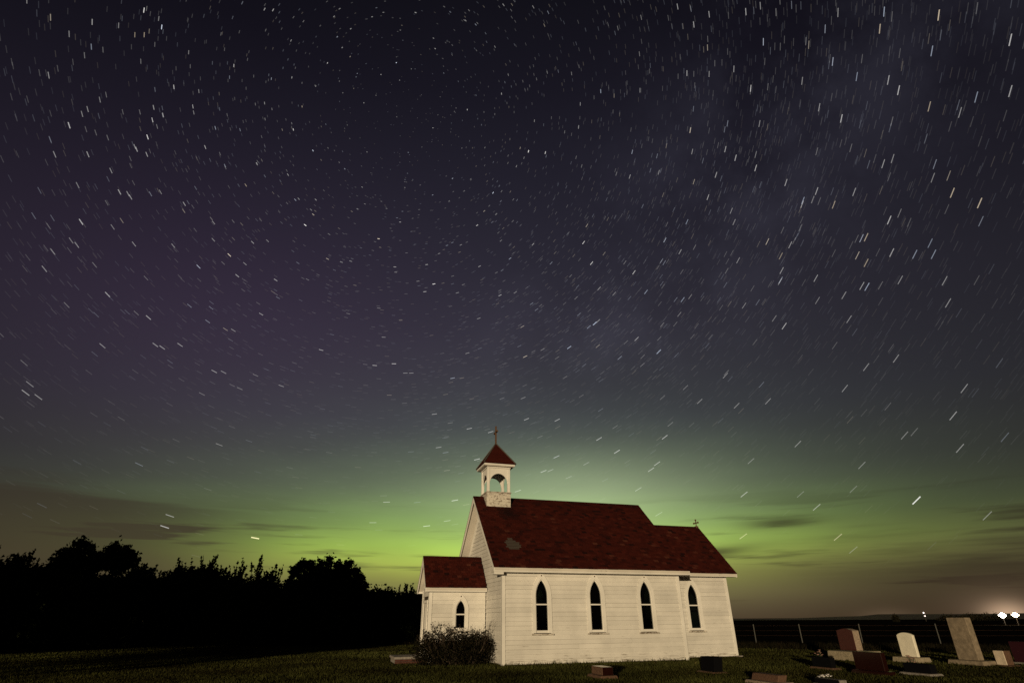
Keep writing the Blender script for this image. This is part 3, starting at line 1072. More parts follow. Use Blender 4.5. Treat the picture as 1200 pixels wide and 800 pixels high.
def shoots(n, base_c, base_r, length, lean, per, spread):
    """upright leafy shoots: points along rising lines"""
    out = []
    tips = []
    for _ in range(n):
        b0 = np.array(base_c) + rng.uniform(-1, 1, 3) * np.array(base_r)
        d = np.array([rng.normal() * lean, rng.normal() * lean, 1.0]); d /= np.linalg.norm(d)
        ln_ = length * rng.uniform(0.55, 1.1)
        t = rng.uniform(0, 1, per) ** 1.1
        sp = spread * (1.05 - t * 0.85)[:, None]
        out.append(b0 + d * (t * ln_)[:, None] + rng.normal(size=(per, 3)) * sp)
        tips.append((b0, b0 + d * ln_))
    return np.concatenate(out), tips


def make_tree(name, x, y, parts, label, cat='tree', group='trees of the windbreak left of the church', leaf=(0.09, 0.17), trunk=0.14, height=4.0, mat='leaf'):
    root = empty(name, (x, y, 0))
    tag(root, label, cat, group)
    pts = []
    tk = MB()
    lean = rng.normal(size=2) * 0.15
    tk.tube([(0, 0, -0.05), (lean[0] * 0.5, lean[1] * 0.5, height * 0.3), (lean[0], lean[1], height * 0.62), (lean[0] * 1.3, lean[1] * 1.3, height * 0.85)], [trunk, trunk * 0.8, trunk * 0.5, trunk * 0.15], 7)
    for p in parts:
        if p[0] == 'blob':
            _, c, r, nc, per, cs = p
            pts.append(clumps(nc, per, c, r, cs))
            tk.tube([(lean[0] * 0.4, lean[1] * 0.4, height * 0.25), ((c[0]) * 0.5, c[1] * 0.5, c[2] * 0.7), tuple(c)], [trunk * 0.5, trunk * 0.3, trunk * 0.1], 5)
        else:
            _, n_, c, r, ln2, le, per, sp = p
            q, tips = shoots(n_, c, r, ln2, le, per, sp)
            pts.append(q)
            for b0, t0 in tips:
                tk.tube([(0, 0, max(0.3, b0[2] * 0.4)), tuple(b0), tuple(t0)], [trunk * 0.3, trunk * 0.16, 0.008], 4)
    pts = np.concatenate(pts)
    pts = pts[pts[:, 2] > 0.03]
    sz = rng.uniform(leaf[0], leaf[1], len(pts))
    v, f = leaf_quads(pts, sz)
    link('crown', np_mesh('crown', v, f, mat, rng.uniform(0, 1, len(f))), root)
    tk.build('trunk', 'bark', root)
    return root


def at_az(px, Y):
    """ground point on the line y = Y seen in the direction of picture column px at the horizon"""
    d = FW + RT * ((px - 600) / 651.6) - UP * ((740 - 400) / 651.6)
    t = (Y - CAM.y) / d.y
    return CAM.x + d.x * t


PXM = 0.0815                                             # metres per photo pixel at the windbreak (about 51 m away)


def zpx(y_top, dist=51.0):
    return 1.5 + (728.0 - y_top) * 0.0556


YT = 27.0
X_ = lambda px, Y=YT: at_az(px, Y)
Z_ = zpx


def rel(pxs, px0): return (pxs - px0) * 0.0555


# big round tree beside the church
def big_round(px0):
    P = []
    for (px, top, hw) in ((345, 652, 22), (375, 647, 26), (402, 655, 24), (415, 678, 18), (338, 680, 20)):
        zc = Z_(top) - hw * 0.05
        P.append(('blob', (rel(px, px0), rng.uniform(-0.6, 0.6), zc), (hw * 0.055, hw * 0.055, hw * 0.05), 110, 26, 0.13))
    P.append(('blob', (0, 0, 3.0), (2.55, 1.8, 2.0), 460, 26, 0.17))
    P.append(('blob', (0.2, 0, 1.3), (2.9, 2.0, 1.5), 330, 26, 0.2))
    return P


make_tree('broadleaf_tree', X_(375), YT, big_round(375), 'large round-crowned tree, the one in the windbreak nearest the church', trunk=0.2, height=5)


def twin(px0):
    P = []
    for (px, top, hw) in ((64, 634, 17), (52, 646, 16), (108, 637, 18), (91, 654, 8), (120, 644, 13), (44, 662, 13), (136, 666, 11)):
        zc = Z_(top) - hw * 0.052
        P.append(('blob', (rel(px, px0), rng.uniform(-0.6, 0.6), zc), (hw * 0.058, hw * 0.056, hw * 0.056), 70, 26, 0.13))
    P.append(('blob', (-0.3, 0, 2.7), (2.6, 1.8, 1.75), 360, 26, 0.18))
    P.append(('blob', (0, 0, 1.4), (3.1, 1.9, 1.6), 330, 26, 0.2))
    return P


make_tree('broadleaf_tree', X_(88), YT, twin(88), 'tallest tree of the windbreak with a two-lobed crown, far left', trunk=0.2, height=5.5)


def spiky(tops, bush_top, hw, px0, n_sh=7):
    P = []
    for (px, top) in tops:
        zt_ = Z_(top)
        P.append(('shoots', n_sh, (rel(px, px0), 0, zt_ - 1.45), (0.34, 0.5, 0.2), 1.5, 0.28, 36, 0.07))
    zb_ = Z_(bush_top - 5)
    P.append(('blob', (0, 0, zb_ - 1.0), (hw * 0.060, 1.2, 1.0), int(hw * 4.8), 24, 0.16))
    P.append(('blob', (0, 0, zb_ * 0.4), (hw * 0.066, 1.4, zb_ * 0.48), int(hw * 7), 24, 0.2))
    return P


SP = [
    (-45, [(-60, 655), (-45, 645), (-25, 652)], 668, 40, 'tree with upright shoots half cut off by the left edge of the picture'),
    (6, [(2, 649), (12, 651), (-8, 656), (20, 664)], 672, 28, 'first tree from the left edge, with ragged upright shoots'),
    (156, [(146, 660), (155, 658), (164, 663), (128, 668)], 682, 24, 'low spiky young tree just right of the two-lobed tree'),
    (198, [(193, 656), (202, 655), (212, 662), (180, 668)], 672, 24, 'small tree with a flat bushy top between two spiky ones'),
    (232, [(224, 649), (232, 647), (240, 655)], 674, 20, 'thin young tree with the tallest upright shoots in the windbreak'),
    (262, [(255, 660), (264, 656), (272, 660), (247, 664)], 682, 22, 'young tree with a fan of thin shoots, middle of the windbreak'),
    (300, [(289, 650), (305, 657), (314, 660)], 676, 22, 'small tree with one curved twig standing up, left of the round-crowned tree'),
    (446, [(432, 690), (440, 686), (450, 689), (458, 684), (425, 692)], 696, 28, 'low scrubby tree just right of the round-crowned tree'),
    (480, [(474, 678), (478, 682), (490, 686), (466, 688)], 697, 24, 'scrubby young tree with one tall tuft beside the church porch'),
    (520, [(510, 690), (525, 686), (535, 690)], 700, 26, 'young tree partly hidden behind the church porch roof'),
]
for px, tops, bt, hw, lab in SP:
    yy = YT + rng.uniform(-1.0, 1.0)
    make_tree('young_tree', X_(px, yy), yy, spiky(tops, bt, hw, px), lab, leaf=(0.07, 0.14), trunk=0.09, height=3.2)
for px, top, nm in ((560, 694, 'nearest the porch'), (600, 696, 'in the middle of the three'), (640, 697, 'nearest the chancel')):      # the row goes on behind the church
    yy = YT + rng.uniform(-1.0, 1.0)
    make_tree('young_tree', X_(px, yy), yy, spiky([(px - 8, top), (px + 8, top + 2)], top + 8, 26, px, 5), 'young tree hidden behind the white church, ' + nm, leaf=(0.07, 0.14), trunk=0.09, height=2.8)
# second row behind fills the gaps low down
for i, (px, top, lab) in enumerate(((-20, 672, 'dense shrub behind the trees at the left edge'), (60, 676, 'dense shrub behind the two-lobed tree'), (140, 684, 'dense shrub behind the low spiky tree'),
                                    (215, 682, 'dense shrub behind the tall thin shoots'), (285, 690, 'dense shrub behind the curved twig tree'), (345, 694, 'dense shrub behind the round-crowned tree'),
                                    (425, 703, 'dense shrub in the dip right of the round-crowned tree'), (500, 706, 'dense shrub behind the church porch'))):
    zt_ = 1.5 + (727 - top + 12) * 0.062
    make_tree('shrub', X_(px, 31.0), 31.0, [('blob', (0, 0, zt_ * 0.5), (3.4, 1.3, zt_ * 0.5), 420, 26, 0.24)], lab, 'shrub', 'shrubs behind the windbreak', leaf=(0.12, 0.2), trunk=0.07, height=zt_)
# little shrubs on the grass in front of the windbreak
for px, Y, h, wd, lab in ((340, 24.4, 0.55, 0.8, 'little dark shrub on the grass before the round-crowned tree'),):
    make_tree('shrub', X_(px, Y), Y, [('blob', (0, 0, h * 0.45), (wd, wd * 0.8, h * 0.55), int(200 * wd), 18, 0.12)], lab, 'shrub', 'shrubs on the lawn', mat='bush_leaf', leaf=(0.05, 0.1), trunk=0.04, height=h)
# trees far off on the skyline to the right
for px, D, h, lab in ((1049, 260, 1.75, 'tiny lone tree on the far skyline'), (1118, 320, 2.1, 'dark clump of trees on the skyline behind the tall grey headstone'), (1150, 330, 2.5, 'dark clump of trees on the skyline left of the bright yard lights')):
    d = FW + RT * ((px - 600) / 651.6) - UP * ((722 - 400) / 651.6)
    hh = math.hypot(d.x, d.y)
    wd = 0.5 if px == 1049 else 6.5
    make_tree('distant_tree', CAM.x + d.x / hh * D, CAM.y + d.y / hh * D, [('blob', (0, 0, h * 0.62), (wd, wd, h * 0.45), 60, 16, 0.35), ('blob', (0, 0, h * 0.3), (wd * 1.1, wd, h * 0.35), 60, 16, 0.35)], lab, 'tree', 'trees on the far skyline', mat='bush_leaf', leaf=(0.15, 0.3), trunk=0.12, height=h * 0.9)

# ---- tall poplars added out of view to the west, to shade the windbreak
def poplar_mesh(seed):
    rng2 = np.random.default_rng(seed)
    z0_ = 3.1 if seed < 3 else 1.0
    z = rng2.uniform(z0_, 13.0, 330)
    rad_ = 1.9 * np.sin(np.pi * np.clip((z + 1.5) / 15.2, 0, 1)) ** 0.7
    a_ = rng2.uniform(0, 2 * math.pi, 330)
    rr_ = np.sqrt(rng2.uniform(0.1, 1, 330)) * rad_
    c_ = np.stack([np.cos(a_) * rr_, np.sin(a_) * rr_, z], 1)
    p2 = (c_[:, None, :] + rng2.normal(size=(330, 26, 3)) * np.array([0.3, 0.3, 0.4])).reshape(-1, 3)
    p2 = p2[p2[:, 2] > z0_ - 0.4 + 0.4 * np.sin(seed * 2.1)]
    v_, f_ = leaf_quads(p2, rng2.uniform(0.13, 0.24, len(p2)))
    return np_mesh('crown', v_, f_, 'leaf', rng2.uniform(0, 1, len(f_)))


pop = [poplar_mesh(i) for i in range(6)]
ptk = MB().tube([(0, 0, -0.1), (0.05, 0, 4), (0, 0.05, 9), (0, 0, 12.5)], [0.24, 0.2, 0.11, 0.02], 8).mesh('trunk', 'bark')
for i in range(19):
    y = -37.0 + i * 3.25
    r0 = empty('poplar', (-40.5 + rng.uniform(-0.5, 0.5), y + rng.uniform(-0.3, 0.3), 0))
    tag(r0, 'tall poplar added out of view on the west to shade the windbreak', 'tree', 'poplars added to shade the windbreak')
    r0.rotation_euler.z = rng.uniform(0, 6.28)
    q = rng.uniform(0.92, 1.08)
    r0.scale = (q, q, q)
    link('crown', pop[i % 3 + (3 if y > -8 else 0)], r0)
    link('trunk', ptk, r0)

# ---- bush against the church
bush = empty('bush', (-1.45, 1.1, 0))
tag(bush, 'dark twiggy bush in the corner of the nave and the porch', 'bush')
pts = [clumps(300, 26, (-0.1, -0.05, 0.38), (1.5, 0.9, 0.45), 0.11), clumps(70, 24, (0.8, 0.0, 0.62), (0.5, 0.6, 0.40), 0.10), clumps(36, 24, (0.15, 0.1, 0.62), (0.35, 0.5, 0.35), 0.10), clumps(80, 24, (-1.05, 0.0, 0.45), (0.6, 0.6, 0.42), 0.10), clumps(16, 22, (-1.15, 0.1, 0.85), (0.16, 0.25, 0.22), 0.06)]
tw = MB()
for _ in range(90):
    bx_ = rng.uniform(-1.5, 1.3)
    h = rng.uniform(0.8, 1.36) * (1.0 + 0.1 * math.sin(bx_ * 6))
    p0 = Vector((bx_ * 0.45, rng.uniform(-0.5, 0.3), 0.0))
    p1 = Vector((bx_ * 0.85, p0.y + rng.normal() * 0.15, h * 0.6))
    p2 = Vector((bx_ + rng.normal() * 0.1, p1.y + rng.normal() * 0.1, h))
    tw.tube([p0, p1, p2], [0.012, 0.008, 0.003], 4)
    q = np.array(p2)
    npt = rng.integers(4, 22)
    t = rng.uniform(0.2, 1.0, npt)[:, None]
    pts.append(np.array(p1) * (1 - t) + q * t + rng.normal(size=(npt, 3)) * 0.045)
    for _k in range(3):
        p3 = p1.lerp(p2, rng.uniform(0.3, 0.9))
        p4 = p3 + Vector((rng.normal() * 0.12, rng.normal() * 0.1, rng.uniform(0.1, 0.28)))
        tw.tube([p3, p4], [0.005, 0.002], 3)
pts = np.concatenate(pts)
pts = pts[(pts[:, 2] > 0.02) & (pts[:, 0] < 1.40)]
v, f = leaf_quads(pts, rng.uniform(0.022, 0.05, len(pts)))
link('foliage', np_mesh('foliage', v, f, 'bush_leaf', rng.uniform(0, 1, len(f)) ** 1.5), bush)
tw.build('twigs', 'twig', bush)


# ------------------------------------------------------------------ churchyard stones (faces look west, sides south)
def stone(name, label, x, y, z0, ln_, dep, h, mat, side_mat=None, top='flat', base=None, base_mat='tan_stone', arch=0.1, cat='headstone', lean=0.0, taper=0.0):
    """base: (x, y, length, depth, height)"""
    root = empty(name, (x, y, 0))
    tag(root, label, cat, 'headstones of the churchyard')
    P = lambda u, v, w: (w + lean * (v - z0), -u, v)       # u runs south, w east
    if top == 'flat':
        poly = [(0, z0), (ln_, z0), (ln_ - taper, h), (taper, h)]
    else:
        poly = [(0, z0), (ln_, z0)]
        nn = 9
        for i in range(nn):
            t = i / (nn - 1)
            poly.append((ln_ * (1 - t), h - arch + arch * math.sin(math.pi * t) ** (0.7 if top == 'round' else 1.2)))
    tb = MB().prism(poly, P, 0, dep)
    o = tb.build('slab', mat, root, bevel=0.012)
    if side_mat:
        o.data.materials.append(M[side_mat])
        for p in o.data.polygons:
            if abs(p.normal.x) < 0.6:
                p.material_index = 1
    if base:
        bx2, by2, bl, bd, bh = base
        MB().hexa([(bx2 - x, by2 - y - bl, 0), (bx2 - x + bd, by2 - y - bl, 0), (bx2 - x + bd, by2 - y, 0), (bx2 - x, by2 - y, 0),
                   (bx2 - x + 0.03, by2 - y - bl + 0.03, bh), (bx2 - x + bd - 0.03, by2 - y - bl + 0.03, bh), (bx2 - x + bd - 0.03, by2 - y - 0.03, bh), (bx2 - x + 0.03, by2 - y - 0.03, bh)]).build('base', base_mat, root, bevel=0.015)
    return root


stone('headstone', 'red granite headstone with rough tan edges on a tan block', 13.893, -1.724, 0.322, 0.80, 0.34, 1.10, 'red_granite', 'rough_granite', 'arch', (13.134, -1.75, 1.36, 1.4, 0.32), arch=0.07)
stone('headstone', 'white marble headstone with a rounded top', 14.702, -3.783, 0.172, 0.66, 0.12, 0.98, 'marble', None, 'round', (14.35, -3.62, 1.02, 0.75, 0.17), arch=0.09)
stone('headstone', 'tall grey limestone slab, the biggest headstone', 15.356, -5.461, 0.142, 0.72, 0.27, 1.475, 'grey_stone', None, 'flat', (15.10, -5.21, 1.28, 0.72, 0.14), base_mat='grey_stone', taper=0.012)
stone('headstone', 'short pale square marker right of the tall grey slab', 15.70, -6.50, 0.03, 0.34, 0.34, 0.46, 'pale_stone', 'brown_stone', 'flat', (15.6, -6.42, 0.56, 0.55, 0.035), base_mat='brown_stone')
stone('headstone', 'maroon headstone cut off by the right edge of the picture', 17.20, -6.08, 0.06, 0.95, 0.22, 0.70, 'maroon_granite', None, 'flat', (17.08, -6.00, 1.12, 0.46, 0.06), base_mat='concrete')
stone('headstone', 'wide dark red headstone standing in front of the red granite one', 9.139, -6.957, 0.102, 1.02, 0.16, 0.58, 'dark_red_granite', None, 'flat', (9.02, -6.85, 1.24, 0.42, 0.10), base_mat='dark_red_granite')
stone('headstone', 'black granite block with flowers behind it on a dull base', 9.302, -5.047, 0.062, 0.82, 0.18, 0.345, 'black_granite', None, 'flat', (9.20, -4.98, 1.0, 0.4, 0.06), base_mat='brown_stone')
stone('headstone', 'low black block below the white marble headstone', 10.185, -7.698, 0.06, 0.86, 0.22, 0.29, 'black_granite', None, 'flat', (10.0, -7.62, 1.05, 0.5, 0.06), base_mat='concrete')
stone('headstone', 'low speckled red marker with a slanted face at the lower edge', 4.40, -8.16, 0.075, 0.98, 0.26, 0.225, 'brown_stone', None, 'flat', (4.228, -8.074, 1.18, 0.62, 0.075), base_mat='rough_granite', lean=0.5)
stone('headstone', 'low black marker with white flowers at the lower edge', 5.62, -9.03, 0.03, 0.80, 0.24, 0.14, 'black_granite', 'concrete', 'flat', (5.55, -8.98, 0.92, 0.42, 0.03), base_mat='concrete')
stone('headstone', 'small square brown marker in front of the nave wall', 1.20, -5.20, 0.085, 0.72, 0.34, 0.285, 'brown_stone', 'dark_red_granite', 'flat', (1.077, -5.10, 0.95, 0.56, 0.085), base_mat='brown_stone')
stone('headstone', 'black slanted marker in front of the chancel wall', 5.12, -4.84, 0.042, 0.72, 0.30, 0.43, 'black_granite', None, 'flat', (5.0, -4.76, 0.92, 0.52, 0.04), base_mat='brown_stone', lean=0.12)


def flowers(label, x, y, z, n, spread, mat, vase=True, z_up=0.16):
    root = empty('flowers', (x, y, z))
    tag(root, label, 'flowers', 'flowers left at the graves')
    st_ = MB()
    for i in range(n):
        a = 2 * math.pi * i / n + random.random()
        r = spread * random.uniform(0.2, 1.0)
        tip = (r * math.cos(a), r * math.sin(a), z_up * random.uniform(0.7, 1.25))
        st_.tube([(0, 0, 0.0), (tip[0] * 0.4, tip[1] * 0.4, tip[2] * 0.6), tip], 0.006, 4)
        pm = MB()
        for k in range(6):                            # six petals round a heart
            t = 2 * math.pi * k / 6
            c, s2 = math.cos(t), math.sin(t)
            q = random.uniform(0.025, 0.036)
            pm.add([(tip[0], tip[1], tip[2]), (tip[0] + q * (c - 0.5 * s2), tip[1] + q * (s2 + 0.5 * c), tip[2] + q * 0.5), (tip[0] + q * 1.7 * c, tip[1] + q * 1.7 * s2, tip[2] + q * 0.35), (tip[0] + q * (c + 0.5 * s2), tip[1] + q * (s2 - 0.5 * c), tip[2] + q * 0.5)], [(0, 1, 2, 3)])
        pm.ball(tip, 0.016, seg=6, rings=4)
        pm.build('blossom', mat, root, fix=False)
    st_.build('stems', 'stem', root)
    if vase:
        MB().tube([(0, 0, -0.02), (0, 0, 0.02), (0, 0, 0.07)], [0.03, 0.036, 0.045], 8).build('vase', 'vase', root)
    return root


flowers('white flowers by the low black marker', 6.15, -8.86, 0.0, 11, 0.17, 'petal', z_up=0.15)
flowers('faded pink flowers behind the black granite block', 10.1, -4.6, 0.0, 10, 0.14, 'dry_petal', z_up=0.40)
flowers('dried flowers in a vase beside the low black block', 11.2, -7.1, 0.0, 14, 0.17, 'dry_petal', z_up=0.34)

# ------------------------------------------------------------------ fence along the field
fence = empty('wire_fence', (0, 0, 0))
tag(fence, 'wire fence of pale steel posts before the dark field', 'fence')
fp = [(9.0, 20.4), (13.4, 18.4), (17.6, 16.6)]
for px, Y in ((885, 14.4), (939, 12.6), (1009, 10.4), (1100, 7.8)):
    d = FW + RT * ((px - 600) / 651.6) - UP * ((745 - 400) / 651.6)
    t = (Y - CAM.y) / d.y
    fp.append((CAM.x + d.x * t, Y))
fp += [(37.6, 5.0), (43.0, 2.3)]
post_me = MB()
post_me.box((-0.03, -0.006, -0.1), (0.03, 0.006, 1.12)).box((-0.006, 0.007, -0.1), (0.006, 0.045, 1.12))
pme = post_me.mesh('fence_post', 'steel')
for x, y in fp:
    o = link('fence_post', pme, fence, (x, y, 0))
    o.rotation_euler = (rng.normal() * 0.03, rng.normal() * 0.03, rad(-25))
for z in (0.42, 0.72, 1.02):
    MB().tube([(x, y, z) for x, y in fp], 0.0016, 4).build('wire', 'iron', fence)


# ------------------------------------------------------------------ lamps far off on the right
def yard_light(px, py, D, r, mat, label, n=1, gap=0.9):
    d = FW + RT * ((px - 600) / 651.6) - UP * ((py - 400) / 651.6)
    hh = math.hypot(d.x, d.y)
    x, y = CAM.x + d.x / hh * D, CAM.y + d.y / hh * D
    z = CAM.z + d.z / hh * D
    root = empty('yard_light', (x, y, 0))
    tag(root, label, 'lamp', 'lit yard lights on the horizon')
    MB().tube([(0.25, 0.25, -0.1), (0.25, 0.25, max(z, 0.8) + 0.6)], [0.09, 0.06], 6).build('pole', 'bark', root)
    for i in range(n):
        o = (i - (n - 1) / 2) * gap
        bl = MB().ball((RT.x * o - 0.1, RT.y * o, z), r, seg=12, rings=8)
        if r > 0.3:                                        # a head of several floods
            for q, h_, k_ in ((-0.85, -0.08, 0.45), (0.8, 0.1, 0.5), (1.5, -0.05, 0.28), (-1.5, 0.06, 0.24)):
                bl.ball((RT.x * (o + q * r) - 0.1, RT.y * (o + q * r), z + h_ * r), r * k_, seg=10, rings=6)
        bl.build('bulb', mat, root, fix=False)
    MB().box((-0.2 - gap * (n - 1) / 2, 0.06, z + r + 0.03), (0.3 + gap * (n - 1) / 2, 0.3, z + r + 0.12)).build('bracket', 'bark', root)
    return root


yard_light(1175, 720.5, 150, 0.42, 'lamp_white', 'bright white yard light on the horizon, left of its pair', 1)
yard_light(1190, 720.0, 152, 0.40, 'lamp_warm', 'bright warm yard light on the horizon, right of its pair', 1)
yard_light(1082.5, 717.5, 300, 0.26, 'lamp_far', 'small distant light, the upper of two left of the tall headstone', 1)
yard_light(1084.0, 721.2, 302, 0.26, 'lamp_far', 'small distant light, the lower of two left of the tall headstone')


# ------------------------------------------------------------------ grass blades on the lawn
def in_poly(px, py, poly):
    inside = np.zeros(len(px), bool)
    j = len(poly) - 1
    for i in range(len(poly)):
        xi, yi = poly[i]
        xj, yj = poly[j]
        c = ((yi > py) != (yj > py)) & (px < (xj - xi) * (py - yi) / (yj - yi + 1e-12) + xi)
        inside ^= c
        j = i
    return inside


NB = 260000
r = 14.5 * (58 / 14.5) ** rng.uniform(0, 1, NB)
az = rad(17.45) + rng.uniform(-rad(52), rad(52), NB)
gx, gy = CAM.x + r * np.sin(az), CAM.y + r * np.cos(az)
ok = in_poly(gx, gy, LAWN)
ok &= ~((gx > -0.0) & (gx < L) & (gy > 0.0) & (gy < W))
ok &= ~((gx > L - 0.1) & (gx < x1) & (gy > SC) & (gy < YN))
ok &= ~((gx > -3.65) & (gx < 0) & (gy > YV) & (gy < vy1))
gx, gy, r = gx[ok], gy[ok], r[ok]
n = len(gx)
big = np.sin(gx * 0.23 + 0.9 * np.sin(gy * 0.31 + 1.0)) * np.cos(gy * 0.37 + 0.7 * np.sin(gx * 0.19))
patch = 0.6 * big + 0.6 * np.sin(gx * 0.9 + 1.3 * np.sin(gy * 0.7)) * np.sin(gy * 1.1 + 0.8 * np.sin(gx * 0.5))
# unmown tufts against walls
near_wall = ((gx > -0.3) & (gx < L + 0.2) & (gy > -0.25) & (gy < 0.0)) | ((gx > L) & (gx < x1 + 0.2) & (gy > SC - 0.25) & (gy < SC))
hgt = rng.uniform(0.03, 0.075, n) * (1 + 0.35 * patch) * np.where(near_wall, rng.uniform(1.0, 2.2, n), 1.0)
wid = 0.006 * (r / 16.0) * rng.uniform(0.7, 1.5, n)
th = rng.uniform(0, 2 * math.pi, n)
ux, uy = np.cos(th) * wid, np.sin(th) * wid
lx, ly = rng.normal(size=n) * hgt * 0.45, rng.normal(size=n) * hgt * 0.45
v = np.stack([np.stack([gx - ux, gy - uy, np.full(n, -0.004)], 1), np.stack([gx + ux, gy + uy, np.full(n, -0.004)], 1), np.stack([gx + lx, gy + ly, hgt], 1)], 1).reshape(-1, 3)
tg = np.clip(0.45 + 0.28 * patch + rng.normal(size=n) * 0.11, 0, 1)
gr = link('grass', np_mesh('grass', v, np.arange(3 * n).reshape(n, 3), 'grass', tg))
tag(gr, 'short dry grass of the churchyard lawn', 'grass', kind='stuff')

# tall weeds along the field side
NW_ = 26000
t = rng.uniform(0, 1, NW_)
seg = rng.integers(2, len(LAWN) - 2, NW_)
la = np.array(LAWN)
pa, pb = la[seg], la[(seg + 1) % len(la)]
gp = pa * (1 - t)[:, None] + pb * t[:, None] + rng.normal(size=(NW_, 2)) * np.array([0.9, 0.9]) + np.array([0.8, 0.9])
hgt = rng.uniform(0.1, 0.38, NW_)
th = rng.uniform(0, 2 * math.pi, NW_)
wid = rng.uniform(0.008, 0.02, NW_)
v = np.stack([np.stack([gp[:, 0] - np.cos(th) * wid, gp[:, 1] - np.sin(th) * wid, np.full(NW_, -0.02)], 1), np.stack([gp[:, 0] + np.cos(th) * wid, gp[:, 1] + np.sin(th) * wid, np.full(NW_, -0.02)], 1),
              np.stack([gp[:, 0] + rng.normal(size=NW_) * 0.08, gp[:, 1] + rng.normal(size=NW_) * 0.08, hgt], 1)], 1).reshape(-1, 3)
tw_ = link('weeds', np_mesh('weeds', v, np.arange(3 * NW_).reshape(NW_, 3), 'bush_leaf', rng.uniform(0, 1, NW_)))
tag(tw_, 'dark tall weeds along the edge of the lawn', 'weeds', kind='stuff')

# ------------------------------------------------------------------ stars
POLE = (FW + RT * ((468 - 600) / 651.6) - UP * ((131 - 400) / 651.6)).normalized()


def pdir(x, y):
    d = FW + RT * ((x - 600) / 651.6) - UP * ((y - 400) / 651.6)
    return np.array(d.normalized())


BR = """81,147,9 95,260,9 64,181,5 103,181,6 108,26,6 107,55,5b 99,65,3 81,40,4 139,30,4 158,41,5y 169,41,6y 165,72,3 186,22,4 117,117,4 180,126,6 191,135,7 226,125,6 227,132,4 274,77,7 233,107,4 160,175,7
158,172,5 172,181,6 140,225,7 150,227,5 153,231,6 130,200,5 91,217,4 188,225,4 132,266,4 157,286,5 90,287,5 62,295,4 52,315,5 126,345,7 174,372,7 203,288,5 216,239,6 301,192,7 288,217,6y 350,233,5 370,234,6
419,245,5 250,281,5 296,284,6 287,309,5 278,323,7 323,328,7 306,368,6 400,307,5 411,306,5 500,310,7 562,312,6 561,373,5 586,346,7 536,343,5 540,287,5 587,282,4 468,131,16 487,15,7 310,11,6 320,12,7 436,20,5 411,34,6
401,56,6 482,81,5 342,91,6 370,101,5 354,125,6y 310,121,5 508,45,5 580,55,4 590,6,5 299,630,20o 193,617,9 199,604,6 182,404,6 190,407,6 211,404,6 251,435,6 262,436,5 30,460,6 45,465,5 35,450,4 120,405,5 475,437,5 482,437,5
509,485,6 550,502,7 575,506,7 559,538,9 514,524,6 533,586,9 500,616,8 524,610,5 453,588,6 437,612,5 617,491,7 653,492,7 702,514,8 723,529,9 779,512,8 770,543,7 763,550,7 637,552,7 645,551,5 607,575,6 652,535,5 687,543,4
748,573,5 772,602,4 872,579,7 957,594,6 982,629,7y 871,628,7y 1074,586,16 1157,604,4 1000,644,3 938,579,3 1000,573,3 1100,18,11y 1031,34,9y 1184,47,9 1092,60,7b 1184,107,7 1089,125,7y 1053,106,9 1041,94,7 1144,114,6b
1125,132,5 1036,14,8b 982,15,5 874,14,7 813,29,7 794,8,6 831,17,6 891,7,5 805,86,7 831,87,5 860,81,6 1004,90,6b 940,95,5 986,139,9 960,126,6 850,175,7 862,185,8 839,205,7 921,214,7 957,224,7 977,240,7y 941,235,7b
1001,225,6 1116,226,9y 1148,238,10y 1042,258,9 1035,192,6 1046,186,5 1015,278,8y 1045,296,7 1072,298,6b 1094,298,6b 1090,285,5b 1015,308,7y 1016,336,8b 1010,335,6 926,287,6 915,300,6y 916,317,6 914,330,5 956,326,6
989,346,5 919,382,8 958,352,4 995,374,5 1055,328,5 1107,329,5 1111,355,5 738,207,6 704,107,7b 680,122,5 678,149,6 772,202,5 750,106,5 890,145,5 857,247,5 805,260,6b 797,295,6 865,305,5 757,342,7b 702,338,6 800,351,7b
697,379,13b 746,397,7 872,358,4 667,407,10b 772,412,10b 690,383,6b 701,376,6 1117,487,6 1050,420,5 1015,430,5 990,455,5 1130,455,5 1060,510,4 935,520,5 900,470,5 850,440,5 820,470,5 880,540,4 1010,545,4 1125,525,5""".split()
dirs, bri, cls = [], [], []
for tok in BR:
    a, b_, c = tok.split(',')
    col = 'w'
    if c[-1].isalpha():
        col, c = c[-1], c[:-1]
    dirs.append(pdir(float(a), float(b_)))
    bri.append(float(c) / 10.0)
    cls.append({'w': (1, 0.98, 0.95), 'b': (0.72, 0.82, 1.0), 'y': (1.0, 0.82, 0.58), 'o': (1.0, 0.86, 0.5)}[col])
nb = len(dirs)
NF = 30000                                              # the faint ones, all over the upper half of the sky
d = rng.normal(size=(NF, 3)); d[:, 2] = np.abs(d[:, 2]); d /= np.linalg.norm(d, axis=1)[:, None]
# the band of the Milky Way, a great circle
mA, mB = pdir(690, 420), pdir(1010, 40)
mN = np.cross(mA, mB); mN /= np.linalg.norm(mN)
NM = 9000
e1 = mA; e2 = np.cross(mN, e1)
ph = rng.uniform(0, 2 * math.pi, NM)
dm = np.cos(ph)[:, None] * e1 + np.sin(ph)[:, None] * e2 + mN * (rng.normal(size=NM) * 0.13)[:, None]
dm /= np.linalg.norm(dm, axis=1)[:, None]
dm = dm[dm[:, 2] > 0.02]
d = np.concatenate([d, dm])
bf = 0.0175 * (1 - rng.uniform(0, 1, len(d))) ** (-0.62)
bf = np.minimum(bf, 0.6)
ext = np.clip((np.degrees(np.arcsin(d[:, 2])) - 3.0) / 24.0, 0.0, 1.0)
bf = bf * ext
cf = np.array([(1, 0.97, 0.93), (0.78, 0.85, 1.0), (1.0, 0.86, 0.66)])[rng.choice(3, len(d), p=[0.55, 0.28, 0.17])]
keep = bf > 0.007
D_ = np.concatenate([np.array(dirs), d[keep]])
